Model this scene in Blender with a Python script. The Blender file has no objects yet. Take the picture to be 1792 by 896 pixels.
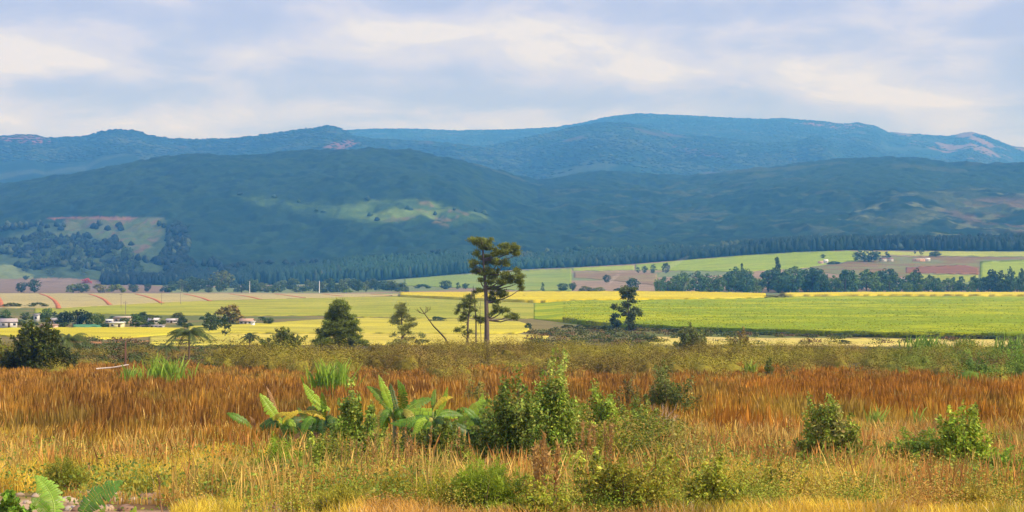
import bpy, math, random
import numpy as np
from mathutils import Vector

# ------------------------------------------------------------------ camera, sky, sun, exposure
sc = bpy.context.scene
C = sc.collection
EYE = 20.0                    # camera height above the valley floor (m)
FPX = 2987.0                  # focal length in photo pixels (1792 wide)
HZ = 480.0                    # row of the horizontal eye line in the photo
cd = bpy.data.cameras.new('camera'); cam = bpy.data.objects.new('camera', cd); C.objects.link(cam)
cd.sensor_width = 36; cd.lens = 36 * FPX / 1792
cd.clip_start = 0.5; cd.clip_end = 60000
cam.location = (0, 0, EYE)
cam.rotation_euler = (math.radians(90) + math.atan((HZ - 448) / FPX), 0, 0)
sc.camera = cam

SUN_EL, SUN_AZ = 42.0, 112.0          # azimuth clockwise from +Y (view direction): behind, to the right
world = bpy.data.worlds.new("World"); sc.world = world; world.use_nodes = True
nt = world.node_tree; nt.nodes.clear()
N = nt.nodes.new; L = nt.links.new
def mth(op, a=None, b=None, c=None, tree=None):
    n = (tree or nt).nodes.new('ShaderNodeMath'); n.operation = op
    for i, v in enumerate((a, b, c)):
        if v is None: continue
        if isinstance(v, (int, float)): n.inputs[i].default_value = v
        else: (tree or nt).links.new(v, n.inputs[i])
    return n.outputs[0]
out = N('ShaderNodeOutputWorld')
sky = N('ShaderNodeTexSky'); sky.sky_type = 'NISHITA'; sky.sun_disc = False
sky.sun_elevation = math.radians(SUN_EL); sky.sun_rotation = math.radians(SUN_AZ)
sky.air_density = 1.0; sky.dust_density = 0.6; sky.ozone_density = 1.5
bg = N('ShaderNodeBackground'); bg.inputs[1].default_value = 0.10
L(sky.outputs[0], bg.inputs[0])
tc = N('ShaderNodeTexCoord'); sep = N('ShaderNodeSeparateXYZ'); L(tc.outputs['Generated'], sep.inputs[0])
sx, sy, sz = sep.outputs
az = mth('ARCTAN2', sx, sy)
el = mth('ARCSINE', sz)
comb = N('ShaderNodeCombineXYZ')
L(mth('MULTIPLY', az, 8.5), comb.inputs[0]); L(mth('MULTIPLY', el, 24.0), comb.inputs[1])
def noise(scale, detail, rough, off):
    mp = N('ShaderNodeMapping'); mp.inputs['Location'].default_value = off
    L(comb.outputs[0], mp.inputs[0])
    n = N('ShaderNodeTexNoise'); n.inputs['Scale'].default_value = scale
    n.inputs['Detail'].default_value = detail; n.inputs['Roughness'].default_value = rough
    n.inputs['Distortion'].default_value = 0.35
    L(mp.outputs[0], n.inputs['Vector']); return n.outputs[0]
n1 = noise(1.5, 9, 0.56, (3.1, 1.7, 0)); n2 = noise(0.7, 3, 0.5, (9.4, 4.2, 2))
base = mth('ADD', mth('MULTIPLY', mth('SUBTRACT', n1, 0.5), 2.6), mth('MULTIPLY', mth('SUBTRACT', n2, 0.5), 1.2))
# bright cloud banks: (azimuth, elevation, half width, half height, weight)
def pxdir(px, row): return ((px - 896) / FPX, (HZ - row) / FPX)
for px, row, w, h, a in ((110, 108, 190, 45, .55), (190, 60, 70, 24, .35), (930, 70, 240, 48, .62), (660, 50, 130, 22, .5),
                         (1140, 128, 210, 14, .35), (1570, 180, 190, 22, .45), (1360, 115, 90, 22, .3), (1670, 85, 120, 14, .3),
                         (480, 100, 130, 14, .25), (300, 215, 170, 20, .25), (420, 40, 220, 18, -.3), (300, 110, 60, 40, -.45),
                         (1000, 175, 330, 16, -.35), (1750, 50, 60, 30, -.5), (250, 170, 320, 16, -.3), (1250, 20, 260, 26, -.3),
                         (60, 25, 110, 16, -.3), (760, 130, 260, 12, -.25)):
    a0, e0 = pxdir(px, row)
    dx = mth('DIVIDE', mth('SUBTRACT', az, a0), w / FPX); dy = mth('DIVIDE', mth('SUBTRACT', el, e0), h / FPX)
    r2 = mth('ADD', mth('MULTIPLY', dx, dx), mth('MULTIPLY', dy, dy))
    g = mth('MULTIPLY', mth('POWER', 2.718, mth('MULTIPLY', r2, -1.0)), a * 1.25)
    base = mth('ADD', base, g)
ramp = N('ShaderNodeValToRGB'); cr = ramp.color_ramp
L(mth('ADD', base, 0.42), ramp.inputs[0])
cr.elements[0].position = 0.0; cr.elements[0].color = (0.52, 0.56, 0.96, 1)
cr.elements[1].position = 1.0; cr.elements[1].color = (0.96, 0.93, 1.0, 1)
for p, c in ((0.3, (0.60, 0.63, 1.0, 1)), (0.55, (0.73, 0.73, 1.03, 1)), (0.8, (0.82, 0.81, 1.0, 1))):
    e = cr.elements.new(p); e.color = c
bg2 = N('ShaderNodeBackground'); bg2.inputs[1].default_value = 0.96
L(ramp.outputs[0], bg2.inputs[0])
mix = N('ShaderNodeMixShader'); mix.inputs[0].default_value = 0.88     # cloud deck covers most of the sky
L(bg.outputs[0], mix.inputs[1]); L(bg2.outputs[0], mix.inputs[2]); L(mix.outputs[0], out.inputs[0])

sl = bpy.data.lights.new('sun', 'SUN'); sun = bpy.data.objects.new('sun', sl); C.objects.link(sun)
sl.energy = 5.0; sl.angle = math.radians(0.6); sl.color = (1.0, 0.90, 0.72)
_a, _e = math.radians(SUN_AZ), math.radians(SUN_EL)
sdir = Vector((math.sin(_a) * math.cos(_e), math.cos(_a) * math.cos(_e), math.sin(_e)))
sun.rotation_euler = sdir.to_track_quat('Z', 'Y').to_euler(); sun.location = (0, -50, 200)
sc.view_settings.view_transform = 'Standard'; sc.view_settings.look = 'None'
sc.view_settings.gamma = 1; sc.view_settings.use_curve_mapping = False
sc.view_settings.exposure = 0.0
sc.render.engine = 'CYCLES'
sc.cycles.use_denoising = True; sc.cycles.max_bounces = 6; sc.cycles.volume_bounces = 1
sc.cycles.diffuse_bounces = 3; sc.cycles.transparent_max_bounces = 8; sc.cycles.volume_max_steps = 256

# ------------------------------------------------------------------ numpy helpers
rng = np.random.default_rng(7); random.seed(7)
def _hash(ix, iy, s):
    h = (ix.astype(np.int64) * 374761393 + iy.astype(np.int64) * 668265263 + s * 974711) & 0xffffffff
    h = ((h ^ (h >> 13)) * 1274126177) & 0xffffffff
    return ((h ^ (h >> 16)) & 0xffff) / 65535.0
def vn(x, y, s=0):
    x = np.asarray(x, float); y = np.asarray(y, float)
    ix, iy = np.floor(x), np.floor(y); fx, fy = x - ix, y - iy
    fx = fx * fx * (3 - 2 * fx); fy = fy * fy * (3 - 2 * fy)
    a, b, c, d = _hash(ix, iy, s), _hash(ix + 1, iy, s), _hash(ix, iy + 1, s), _hash(ix + 1, iy + 1, s)
    return (a + (b - a) * fx) * (1 - fy) + (c + (d - c) * fx) * fy
def fbm(x, y, s=0, o=4):
    t = 0; a = .5; n = 0
    for i in range(o):
        t = t + a * vn(x * 2 ** i, y * 2 ** i, s + i * 17); n += a; a *= .5
    return t / n
def sstep(a, b, x):
    t = np.clip((np.asarray(x, float) - a) / (b - a), 0, 1); return t * t * (3 - 2 * t)
def prof(pts):
    p = np.array(pts, float); return lambda v: np.interp(v, p[:, 0], p[:, 1])
def inpoly(px, py, poly):
    r = np.zeros(np.shape(px), bool); n = len(poly); j = n - 1
    for i in range(n):
        xi, yi = poly[i]; xj, yj = poly[j]
        if yi != yj:
            r ^= ((yi > py) != (yj > py)) & (px < (xj - xi) * (py - yi) / (yj - yi) + xi)
        j = i
    return r

# ------------------------------------------------------------------ the lie of the land
drop = prof([(-100, 1.2), (0, 1.7), (20, 3.9), (36, 5.5), (47, 6.5), (60, 7.45), (77, 8.4), (100, 9.6), (130, 10.7), (165, 11.8),
             (200, 12.5), (240, 13.2), (314, 14.6), (400, 16.8), (450, 18.0), (500, 19.0), (560, 19.8), (620, 20), (1600, 20)])
base_row = prof([(-1500, 500), (0, 500), (500, 499), (640, 494), (710, 488), (900, 472.5), (1000, 468.5), (1100, 463), (1200, 455),
                 (1300, 447), (1400, 441), (1480, 438.5), (1792, 440), (3500, 445)])
crestA = prof([(-1500, 380), (-400, 345), (0, 323), (100, 309), (200, 293), (300, 276), (400, 271.5), (500, 266.5), (600, 262), (660, 261.5),
               (730, 267), (790, 278), (850, 291), (900, 306), (940, 316), (985, 308), (1060, 304), (1143, 304.5), (1200, 309), (1300, 300),
               (1400, 288), (1500, 279), (1560, 274), (1600, 277), (1640, 285), (1700, 287.5), (1792, 287), (2300, 300), (3200, 330)])
distA = prof([(0, 5000), (800, 5200), (940, 5900), (1143, 6300), (1560, 6000), (3000, 6200)])
crestB = prof([(-1500, 262), (-400, 250), (0, 238), (30, 235), (60, 235.5), (78, 241), (100, 240), (150, 238), (180, 229), (205, 226.5), (240, 228), (262, 237),
               (300, 242), (350, 243.5), (400, 241.5), (450, 237), (500, 230), (530, 225), (555, 224), (568, 218.5), (588, 221), (605, 229), (618, 237),
               (660, 243), (750, 246), (820, 254), (900, 266), (1100, 300), (1792, 320), (3300, 320)])
crestB2 = prof([(-1500, 330), (700, 300), (820, 262), (900, 246), (960, 232), (1010, 220.5), (1060, 213.5), (1100, 215), (1130, 222), (1180, 235),
                (1260, 240), (1340, 250), (1395, 247), (1418, 239), (1440, 239), (1452, 249), (1470, 266), (1500, 279), (1600, 300), (3300, 330)])
crestC = prof([(-1500, 300), (0, 262), (500, 240), (610, 227), (650, 225), (720, 225), (800, 228), (900, 226), (970, 222.5), (1020, 214.5), (1060, 204.5),
               (1115, 198), (1200, 201.5), (1300, 207), (1345, 208), (1362, 206), (1400, 209), (1440, 212), (1475, 216.5), (1500, 214.5), (1530, 219),
               (1555, 231), (1600, 234), (1660, 238), (1685, 233), (1700, 230), (1722, 236), (1750, 247), (1775, 256), (1792, 257), (2100, 262), (3300, 300)])
def zrow(row, y): return EYE + (HZ - row) / FPX * y
def H(x, y):
    x = np.asarray(x, float); y = np.asarray(y, float)
    px = 896 + FPX * x / np.maximum(y, 60.0)
    px = np.clip(px, -1500, 3300)
    z = EYE - drop(y) + 0.35 * (fbm(x / 17, y / 17, 3, 3) - .5) * sstep(20, 60, y) * (1 - sstep(500, 620, y))
    # the valley floor lifting towards the forest foot
    yb = 2800.0
    rb = base_row(px)
    r0 = HZ + FPX * 20 / 1720.0
    t = np.clip((y - 1720) / (yb - 1720), 0, 1)
    rowv = r0 + (rb - r0) * t
    z = np.where(y > 1720, zrow(rowv, y), z)
    # front hills
    yA = distA(px); cA = crestA(px)
    s = np.clip((y - yb) / (yA - yb), 0, 1)
    ss = 0.15 * s + 0.85 * (1 - (1 - s) ** 1.6) * (0.55 + 0.45 * sstep(0, .6, s))
    relief = (fbm(x / 900 + y / 2600, y / 2400, 11, 4) - .5) * 36 + (fbm(x / 260, y / 420, 23, 3) - .5) * 9
    rowA = rb + (cA - rb) * ss + relief * np.sin(np.pi * np.clip(s, 0, 1)) ** .8
    zA = zrow(rowA, y) + (15 * (fbm(x / 24, y / 40, 27, 3) - .5) + 34 * (fbm(x / 130 + y / 500, y / 420, 29, 3) - .5)) * sstep(2850, 3000, y)
    zAc = zrow(cA, yA)
    beh = np.maximum(y - yA, 0)
    zA = np.where(y > yA, zAc - 0.00009 * beh ** 2 - 0.12 * beh, zA)
    z = np.where(y > yb, zA, z)
    for cr_, yk, sf, sd in ((crestB, 9000, 0.16, 31), (crestB2, 9700, 0.17, 47), (crestC, 13300, 0.15, 59)):
        zc = zrow(cr_(px), yk)
        d = y - yk
        n = (fbm(x / 1100 + y / 4000, y / 3500, sd, 4) - .5)
        front = -sf * np.maximum(-d, 0) * (1 + .5 * n) + 110 * n * sstep(0, 900, -d) - 420 * (1 - sstep(100, 1500, y - yA)) + 30 * (fbm(x / 240, y / 500, sd + 5, 3) - .5) * sstep(0, 300, -d)
        back = -0.00006 * np.maximum(d, 0) ** 2 - 0.1 * np.maximum(d, 0)
        zk = zc + front + back
        z = np.where(y > yA + 60, np.maximum(z, zk), z)
    return np.maximum(z, -40 + 0 * z) if True else z

_ys = np.unique(np.concatenate([np.linspace(30, 200, 400), np.linspace(200, 620, 500), np.linspace(620, 2800, 900), np.linspace(2800, 14500, 1200)]))
_pxg = np.arange(-300, 2161, 12.0)
_G, _YY = np.meshgrid(_pxg, _ys)
_RT = HZ - FPX * (H((_G - 896) / FPX * _YY, _YY) - EYE) / _YY
def y_of(px, row):
    """ground distance at which the first visible ground meets a photo row"""
    px = np.atleast_1d(np.asarray(px, float)); row = np.broadcast_to(np.asarray(row, float), px.shape)
    f = np.clip((px - _pxg[0]) / 12.0, 0, len(_pxg) - 1.001); i = f.astype(int); f = f - i
    rr = _RT[:, i] * (1 - f) + _RT[:, i + 1] * f
    k = np.maximum(np.argmax(rr <= row, axis=0), 1); j = np.arange(len(px))
    a, b = rr[k - 1, j], rr[k, j]
    g_ = np.clip((a - row) / np.where(a == b, 1, a - b), 0, 1)
    return _ys[k - 1] + g_ * (_ys[k] - _ys[k - 1])
def at(px, y, dz=0.0):
    x = (px - 896) / FPX * y
    return Vector((x, y, float(H(x, y)) + dz))
def on(px, row, dz=0.0): return at(px, float(y_of(px, row)[0]), dz)

# ------------------------------------------------------------------ materials
def new_mat(name):
    m = bpy.data.materials.new(name); m.use_nodes = True; m.node_tree.nodes.clear(); return m
def surf_mat(name, rough=0.9, n_scale=1.0, n_amp=0.35, bump=0.0, stretch=(1, 1, 1), objcol=False, trans=0.0, spec=0.2, n2_scale=None):
    """colour attribute 'Col' modulated by noise in object space, optional bump and leaf translucency"""
    m = new_mat(name); t = m.node_tree; n = t.nodes.new; l = t.links.new
    at_ = n('ShaderNodeAttribute'); at_.attribute_name = 'Col'
    col = at_.outputs['Color']
    tc = n('ShaderNodeTexCoord'); mp = n('ShaderNodeMapping'); mp.inputs['Scale'].default_value = stretch
    l(tc.outputs['Object'], mp.inputs[0])
    no = n('ShaderNodeTexNoise'); no.inputs['Scale'].default_value = n_scale; no.inputs['Detail'].default_value = 6
    no.inputs['Roughness'].default_value = 0.65
    l(mp.outputs[0], no.inputs['Vector'])
    f = mth('MULTIPLY_ADD', mth('SUBTRACT', no.outputs[0], 0.5, tree=t), 2 * n_amp * 2, 1.0, tree=t)
    f = mth('MAXIMUM', f, 0.15, tree=t)
    vm = n('ShaderNodeVectorMath'); vm.operation = 'SCALE'; l(col, vm.inputs[0]); l(f, vm.inputs['Scale'])
    col = vm.outputs[0]
    if objcol:
        oi = n('ShaderNodeObjectInfo'); v2 = n('ShaderNodeVectorMath'); v2.operation = 'MULTIPLY'
        l(col, v2.inputs[0]); l(oi.outputs['Color'], v2.inputs[1]); col = v2.outputs[0]
    p = n('ShaderNodeBsdfPrincipled'); l(col, p.inputs['Base Color']); p.inputs['Roughness'].default_value = rough
    p.inputs['Specular IOR Level'].default_value = spec
    o = n('ShaderNodeOutputMaterial'); sh = p.outputs[0]
    if bump:
        b = n('ShaderNodeBump'); b.inputs['Strength'].default_value = 1; b.inputs['Distance'].default_value = bump
        l(no.outputs[0], b.inputs['Height']); l(b.outputs[0], p.inputs['Normal'])
    if trans:
        tr = n('ShaderNodeBsdfTranslucent'); l(col, tr.inputs[0]); mx = n('ShaderNodeMixShader'); mx.inputs[0].default_value = trans
        l(sh, mx.inputs[1]); l(tr.outputs[0], mx.inputs[2]); sh = mx.outputs[0]
    l(sh, o.inputs[0]); return m
M_GROUND = surf_mat('earth', 1.0, .035, .28, 0.0, spec=.05)
M_FIELD = surf_mat('crops', 1.0, .02, .30, 0.0, (1, 2.5, 1), spec=.02)
M_CANE = surf_mat('cane_leaves', .95, .05, .30, .25, (1, 2, 1), spec=.03)
M_LEAF = surf_mat('leaves', .5, .6, .2, 0.0, objcol=True, trans=.3, spec=.2)
M_FARLEAF = surf_mat('far_leaves', .7, .08, .25, 0.0, objcol=True, trans=.1, spec=.2)
M_GRASS = surf_mat('dry_grass', .85, .09, .24, 0.0, trans=.25, spec=.08)
M_SCRUB = surf_mat('scrub_leaves', .85, .12, .22, 0.0, trans=.15, spec=.08)
M_BARK = surf_mat('bark', .9, 3.0, .3, .02, (1, 1, .3), objcol=True)
M_BANANA = surf_mat('banana_leaf', .42, 2.2, .32, .01, trans=.2, spec=.3)
M_WALL = surf_mat('render_wall', .85, .7, .12)
M_ROOF = surf_mat('roofing', .6, .9, .2)
M_GLASS = surf_mat('window_glass', .15, 1, .05, spec=.6)
M_STONE = surf_mat('stone', .9, 1.6, .3, .03)

# ------------------------------------------------------------------ mesh helpers
def link_mesh(name, V, F, col, mat, parent=None, smooth=False, quads=None):
    """V (n,3); F list/array of tris or quads (may be a tuple of both); col (n,3) or one rgb"""
    V = np.asarray(V, np.float32); faces = []
    if isinstance(F, tuple): faces = [np.asarray(f, np.int32) for f in F if len(f)]
    else: faces = [np.asarray(F, np.int32)]
    me = bpy.data.meshes.new(name); me.vertices.add(len(V)); me.vertices.foreach_set('co', V.ravel())
    nl = sum(f.size for f in faces); nf = sum(len(f) for f in faces)
    me.loops.add(nl); me.polygons.add(nf)
    me.loops.foreach_set('vertex_index', np.concatenate([f.ravel() for f in faces]))
    st = []; k = 0
    for f in faces:
        st.append(k + np.arange(len(f)) * f.shape[1]); k += f.size
    me.polygons.foreach_set('loop_start', np.concatenate(st).astype(np.int32))
    me.update(calc_edges=True)
    if smooth: me.polygons.foreach_set('use_smooth', np.ones(nf, bool))
    c = np.ones((len(V), 4), np.float32); c[:, :3] = np.clip(np.asarray(col, np.float32), 0, 1)
    ca = me.color_attributes.new('Col', 'FLOAT_COLOR', 'POINT'); ca.data.foreach_set('color', c.ravel())
    me.materials.append(mat)
    o = bpy.data.objects.new(name, me); C.objects.link(o)
    if parent is not None: o.parent = parent
    return o
def tag(o, label=None, cat=None, group=None, kind=None):
    if label: o['label'] = label
    if cat: o['category'] = cat
    if group: o['group'] = group
    if kind: o['kind'] = kind
    return o
def empty(name, loc, label, cat, group=None, rz=0):
    o = bpy.data.objects.new(name, None); C.objects.link(o); o.location = loc; o.rotation_euler = (0, 0, rz)
    o.empty_display_size = .2
    return tag(o, label, cat, group)
class Buf:
    def __init__(s): s.V = []; s.T = []; s.Q = []; s.C = []; s.n = 0
    def add(s, V, F, col):
        V = np.asarray(V, float); F = np.asarray(F, int)
        if len(V) == 0: return
        (s.T if F.shape[1] == 3 else s.Q).append(F + s.n); s.V.append(V)
        c = np.broadcast_to(np.asarray(col, float), (len(V), 3)); s.C.append(c); s.n += len(V)
    def link(s, name, mat, parent=None, smooth=False):
        T = np.concatenate(s.T) if s.T else np.zeros((0, 3), int); Q = np.concatenate(s.Q) if s.Q else np.zeros((0, 4), int)
        return link_mesh(name, np.concatenate(s.V), (T, Q), np.concatenate(s.C), mat, parent, smooth)
def rand_unit(n):
    v = rng.normal(size=(n, 3)); return v / np.linalg.norm(v, axis=1)[:, None]
def leaves(P_, size, col, aspect=0.55, up=0.0, normal=None, vary=.18):
    """rhombic leaf faces at points P_; size (n,) lengths; col base (3,) or (n,3)"""
    n = len(P_); size = np.broadcast_to(size, (n,)) * rng.uniform(.65, 1.35, n)
    nr = rand_unit(n)
    if normal is not None: nr = nr * .8 + normal
    nr[:, 2] += up; nr /= np.linalg.norm(nr, axis=1)[:, None] + 1e-9
    a = np.cross(nr, rand_unit(n)); a /= np.linalg.norm(a, axis=1)[:, None] + 1e-9
    b = np.cross(nr, a)
    a = a * (size * .5)[:, None]; b = b * (size * .5 * aspect)[:, None]
    V = np.stack([P_ - a, P_ - b * 1 + a * .1, P_ + a, P_ + b + a * .1], 1).reshape(-1, 3)
    F = np.arange(4 * n).reshape(-1, 4)
    c = np.broadcast_to(np.asarray(col, float), (n, 3)) * (1 + rng.normal(0, vary, (n, 1)))
    c = c * (1 + rng.normal(0, vary * .35, (n, 3)))
    return V, F, np.repeat(np.clip(c, .004, 1), 4, 0)
def needles(P_, size, col, width=.12, up=.4, vary=.15):
    n = len(P_); size = np.broadcast_to(size, (n,)) * rng.uniform(.6, 1.4, n)
    d = rand_unit(n); d[:, 2] += up; d /= np.linalg.norm(d, axis=1)[:, None]
    s = np.cross(d, rand_unit(n)); s /= np.linalg.norm(s, axis=1)[:, None] + 1e-9
    V = np.stack([P_ - s * (size * width)[:, None], P_ + s * (size * width)[:, None], P_ + d * size[:, None]], 1).reshape(-1, 3)
    c = np.broadcast_to(np.asarray(col, float), (n, 3)) * (1 + rng.normal(0, vary, (n, 1)))
    return V, np.arange(3 * n).reshape(-1, 3), np.repeat(np.clip(c, .004, 1), 3, 0)
def tube(pts, rad, seg=6):
    pts = np.asarray(pts, float); n = len(pts); rad = np.broadcast_to(rad, (n,))
    V = []; tdir = np.gradient(pts, axis=0)
    for i in range(n):
        t = tdir[i] / (np.linalg.norm(tdir[i]) + 1e-9)
        u = np.cross(t, (0.13, 1, .07)); u /= np.linalg.norm(u) + 1e-9; w = np.cross(t, u)
        a = np.arange(seg) / seg * 2 * np.pi
        V.append(pts[i] + rad[i] * (np.cos(a)[:, None] * u + np.sin(a)[:, None] * w))
    V = np.concatenate(V); F = []
    for i in range(n - 1):
        for k in range(seg):
            F.append((i * seg + k, i * seg + (k + 1) % seg, (i + 1) * seg + (k + 1) % seg, (i + 1) * seg + k))
    F.append(tuple(range(seg))[:4]); F.append(tuple((n - 1) * seg + k for k in range(seg))[:4])
    return V, np.array(F)
def bend(p0, p1, sag=0.0, n=5, wob=0.0):
    t = np.linspace(0, 1, n)[:, None]; p = np.asarray(p0) * (1 - t) + np.asarray(p1) * t
    p[:, 2] += sag * np.sin(np.pi * t[:, 0]); 
    if wob: p[1:-1] += rng.normal(0, wob, (n - 2, 3))
    return p
def box(x0, x1, y0, y1, z0, z1):
    V = np.array([(x, y, z) for z in (z0, z1) for y in (y0, y1) for x in (x0, x1)], float)
    F = np.array([(0, 2, 3, 1), (4, 5, 7, 6), (0, 1, 5, 4), (2, 6, 7, 3), (0, 4, 6, 2), (1, 3, 7, 5)])
    return V, F

# ------------------------------------------------------------------ the ground sheet
def c3(*a): return np.array(a, float)
us = np.concatenate([np.linspace(-1.5, -.36, 60)[:-1], np.linspace(-.36, .36, 900), np.linspace(.36, 1.5, 60)[1:]])
ysr = np.unique(np.concatenate([np.linspace(-90, 30, 16), np.linspace(30, 220, 120), np.linspace(220, 620, 110),
        FPX * 20 / np.linspace(96.3, 34.8, 130), np.linspace(1720, 2800, 150), np.linspace(2800, 6400, 330), np.linspace(6400, 15200, 330)]))
U, Y = np.meshgrid(us, ysr)
X = U * (Y + 100 * np.exp(-np.maximum(Y, 0) / 150.0) + np.where(Y < 0, 60, 0))
Z = H(X, Y)
PX = 896 + FPX * X / np.maximum(Y, 25); ROW = HZ - FPX * (Z - EYE) / np.maximum(Y, 25)
jx = PX + 14 * (fbm(X / 60, Y / 60, 71, 3) - .5); jr = ROW + 5 * (fbm(X / 90, Y / 90, 72, 3) - .5)
col = np.zeros(X.shape + (3,)); col[:] = (.17, .10, .045)
def paint(mask, c, a=1.0):
    global col
    m = np.clip(np.asarray(mask, float) * a, 0, 1)[..., None]; col = col * (1 - m) + np.asarray(c, float) * m
nz = fbm(X / 9, Y / 9, 5, 4)
paint(sstep(.45, .6, nz) * (Y < 230), (.24, .17, .06))
paint((Y < 52) * sstep(.4, .55, fbm(X / 5, Y / 5, 8, 3)), (.50, .34, .20))
paint(sstep(205, 235, Y), (.10, .085, .03))
paint(sstep(400, 470, Y), (.19, .16, .06)); paint(sstep(.5, .6, fbm(X / 40, Y / 60, 9, 4)) * sstep(430, 470, Y), (.13, .15, .045))
paint(sstep(1700, 1730, Y), (.16, .20, .08)); paint(sstep(.52, .6, fbm(X / 220, Y / 220, 14, 3)) * (Y > 1750), (.26, .19, .13))
fb = np.array((.0095, .029, .0175)); fmid = Y > 2800
paint(fmid, fb)
paint(sstep(.45, .68, fbm(X / 420, Y / 700, 33, 5)) * fmid, (.015, .037, .019)); paint(sstep(.42, .6, fbm(X / 22, Y / 45, 34, 3)) * fmid * .8, (.020, .046, .022)); paint(sstep(.50, .66, fbm(X / 30, Y / 60, 36, 3)) * fmid * .7, (.005, .018, .014)); paint(sstep(.52, .72, fbm(X / 600, Y / 900, 407, 4)) * fmid * .65, (.006, .021, .015)); paint(sstep(.55, .75, fbm(X / 900, Y / 700, 405, 3)) * fmid * .5, (.022, .050, .024))
paint(sstep(.55, .66, fbm(X / 260, Y / 330, 35, 4)) * (Y > 5200) * .6, (.055, .075, .04))
paint(sstep(.74, .80, fbm(X / 300, Y / 200, 37, 4)) * (Y > 6500), (.06, .05, .04))
CLEAR = [(118, 384), (200, 381), (288, 379), (289, 398), (284, 412), (262, 436), (240, 452), (212, 450), (205, 428), (190, 420), (150, 414), (100, 424), (62, 418), (112, 402)]
SUNPATCH = [(420, 338), (480, 346), (540, 352), (600, 360), (638, 362), (645, 344), (700, 346), (745, 350), (790, 356), (835, 366), (860, 384), (800, 391), (720, 389), (640, 385), (560, 376), (490, 363)]  # grassy hill patch; its sunlight is put into ground and tree colours
LOOSE = [(20, 405), (70, 398), (118, 384), (290, 379), (292, 470), (300, 492), (60, 490), (0, 470), (-60, 440)]
LEFTF = [(-200, 462), (20, 463), (62, 484), (60, 490), (-200, 490)]
LOWF = [(-200, 488), (130, 487), (240, 496), (300, 503), (300, 515), (-200, 515)]
RIGHTP = [(1480, 345), (1560, 338), (1700, 330), (1900, 325), (1900, 400), (1780, 408), (1640, 420), (1500, 400), (1440, 415), (1420, 395), (1500, 372)]
qx = PX + 60 * (fbm(X / 80, Y / 120, 73, 4) - .5); qr = ROW + 22 * (fbm(X / 70, Y / 90, 74, 4) - .5)
sub = (Y > 2800) & (Y < 6500) & (PX > -100) & (PX < 1900)
def softpoly(poly, ax, ar, a, b, n=14):
    m = np.zeros(X.shape); t = 0
    r_ = np.random.default_rng(2)
    for _ in range(n): t = t + inpoly(a[sub] + r_.normal(0, ax), b[sub] + r_.normal(0, ar), poly)
    m[sub] = t / n; return m
cl = softpoly(CLEAR, 3, 1.2, jx, jr); pa = softpoly(SUNPATCH, 16, 3.5, qx, qr)
lo_ = softpoly(LOOSE, 8, 3, qx, qr)
paint(cl, (.065, .10, .042)); paint(cl * sstep(.45, .6, fbm(X / 30, Y / 50, 41, 4)), (.09, .11, .05)); paint(cl * sstep(.60, .70, fbm(X / 20, Y / 60, 42, 4)), (.11, .085, .06))
paint(inpoly(jx, jr, [(60, 383), (120, 380), (290, 379), (290, 384), (200, 385), (120, 384), (60, 385)]) * .6 * sstep(.35, .55, fbm(X / 60, Y / 60, 48, 3)), (.24, .11, .09))
paint(lo_ * (1 - cl), (.045, .075, .036))
paint(pa * sstep(.30, .62, fbm(X / 60, Y / 90, 77, 4)), (.050, .095, .028)); paint(pa * sstep(.48, .66, fbm(X / 70, Y / 90, 43, 4)) * sstep(560, 720, PX), (.12, .18, .04))  # paler green painted where the sun falls on the hill
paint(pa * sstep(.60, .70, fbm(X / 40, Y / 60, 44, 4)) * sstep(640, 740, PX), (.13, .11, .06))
paint(inpoly(jx, jr, LEFTF), (.14, .18, .07)); paint(inpoly(jx, jr, LOWF), (.19, .14, .10))
rp = softpoly(RIGHTP, 12, 4, qx, qr); paint(rp * sstep(.46, .68, fbm(X / 90, Y / 120, 45, 5)), (.045, .065, .035)); paint(rp * sstep(.60, .72, fbm(X / 50, Y / 60, 52, 4)), (.10, .12, .055))
paint(softpoly([(1620, 360), (1792, 342), (1900, 350), (1900, 398), (1740, 402)], 10, 4, qx, qr) * sstep(.5, .72, fbm(X / 80, Y / 90, 46, 5)) * .8, (.12, .085, .055))
paint(softpoly([(980, 330), (1400, 300), (1600, 330), (1500, 420), (1000, 420)], 30, 8, qx, qr) * sstep(.60, .70, fbm(X / 60, Y / 60, 54, 4)) * .6, (.06, .075, .04))
paint(inpoly(PX, jr, [(560, 258), (585, 250), (620, 243), (630, 250), (600, 262)]) & (Y > 6500), (.13, .065, .05))
paint(inpoly(PX, jr, [(0, 233), (70, 233), (100, 250), (60, 252), (0, 246)]) & (Y > 6500), (.16, .065, .06))
paint(inpoly(PX, jr, [(1170, 255), (1240, 262), (1270, 276), (1200, 270)]) & (Y > 6500), (.06, .045, .04))
pk = sstep(.40, .62, fbm(X / 150, Y / 300, 51, 4))
paint(inpoly(PX + 30 * (fbm(X / 90, Y / 90, 76, 3) - .5), jr, [(1540, 225), (1600, 234), (1700, 228), (1800, 258), (1800, 285), (1690, 278), (1640, 262), (1560, 240)]) * (Y > 6500) * pk, (.17, .11, .085))
paint(inpoly(PX, jr, [(1380, 214), (1480, 214), (1530, 222), (1470, 226)]) & (Y > 6500), (.26, .11, .09), .6)
nr_, nc_ = X.shape
idx = np.arange(nr_ * nc_).reshape(nr_, nc_)
F = np.stack([idx[:-1, :-1], idx[:-1, 1:], idx[1:, 1:], idx[1:, :-1]], -1).reshape(-1, 4)
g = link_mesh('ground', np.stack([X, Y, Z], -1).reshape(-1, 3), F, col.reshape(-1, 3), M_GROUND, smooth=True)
tag(g, kind='structure')

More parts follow.
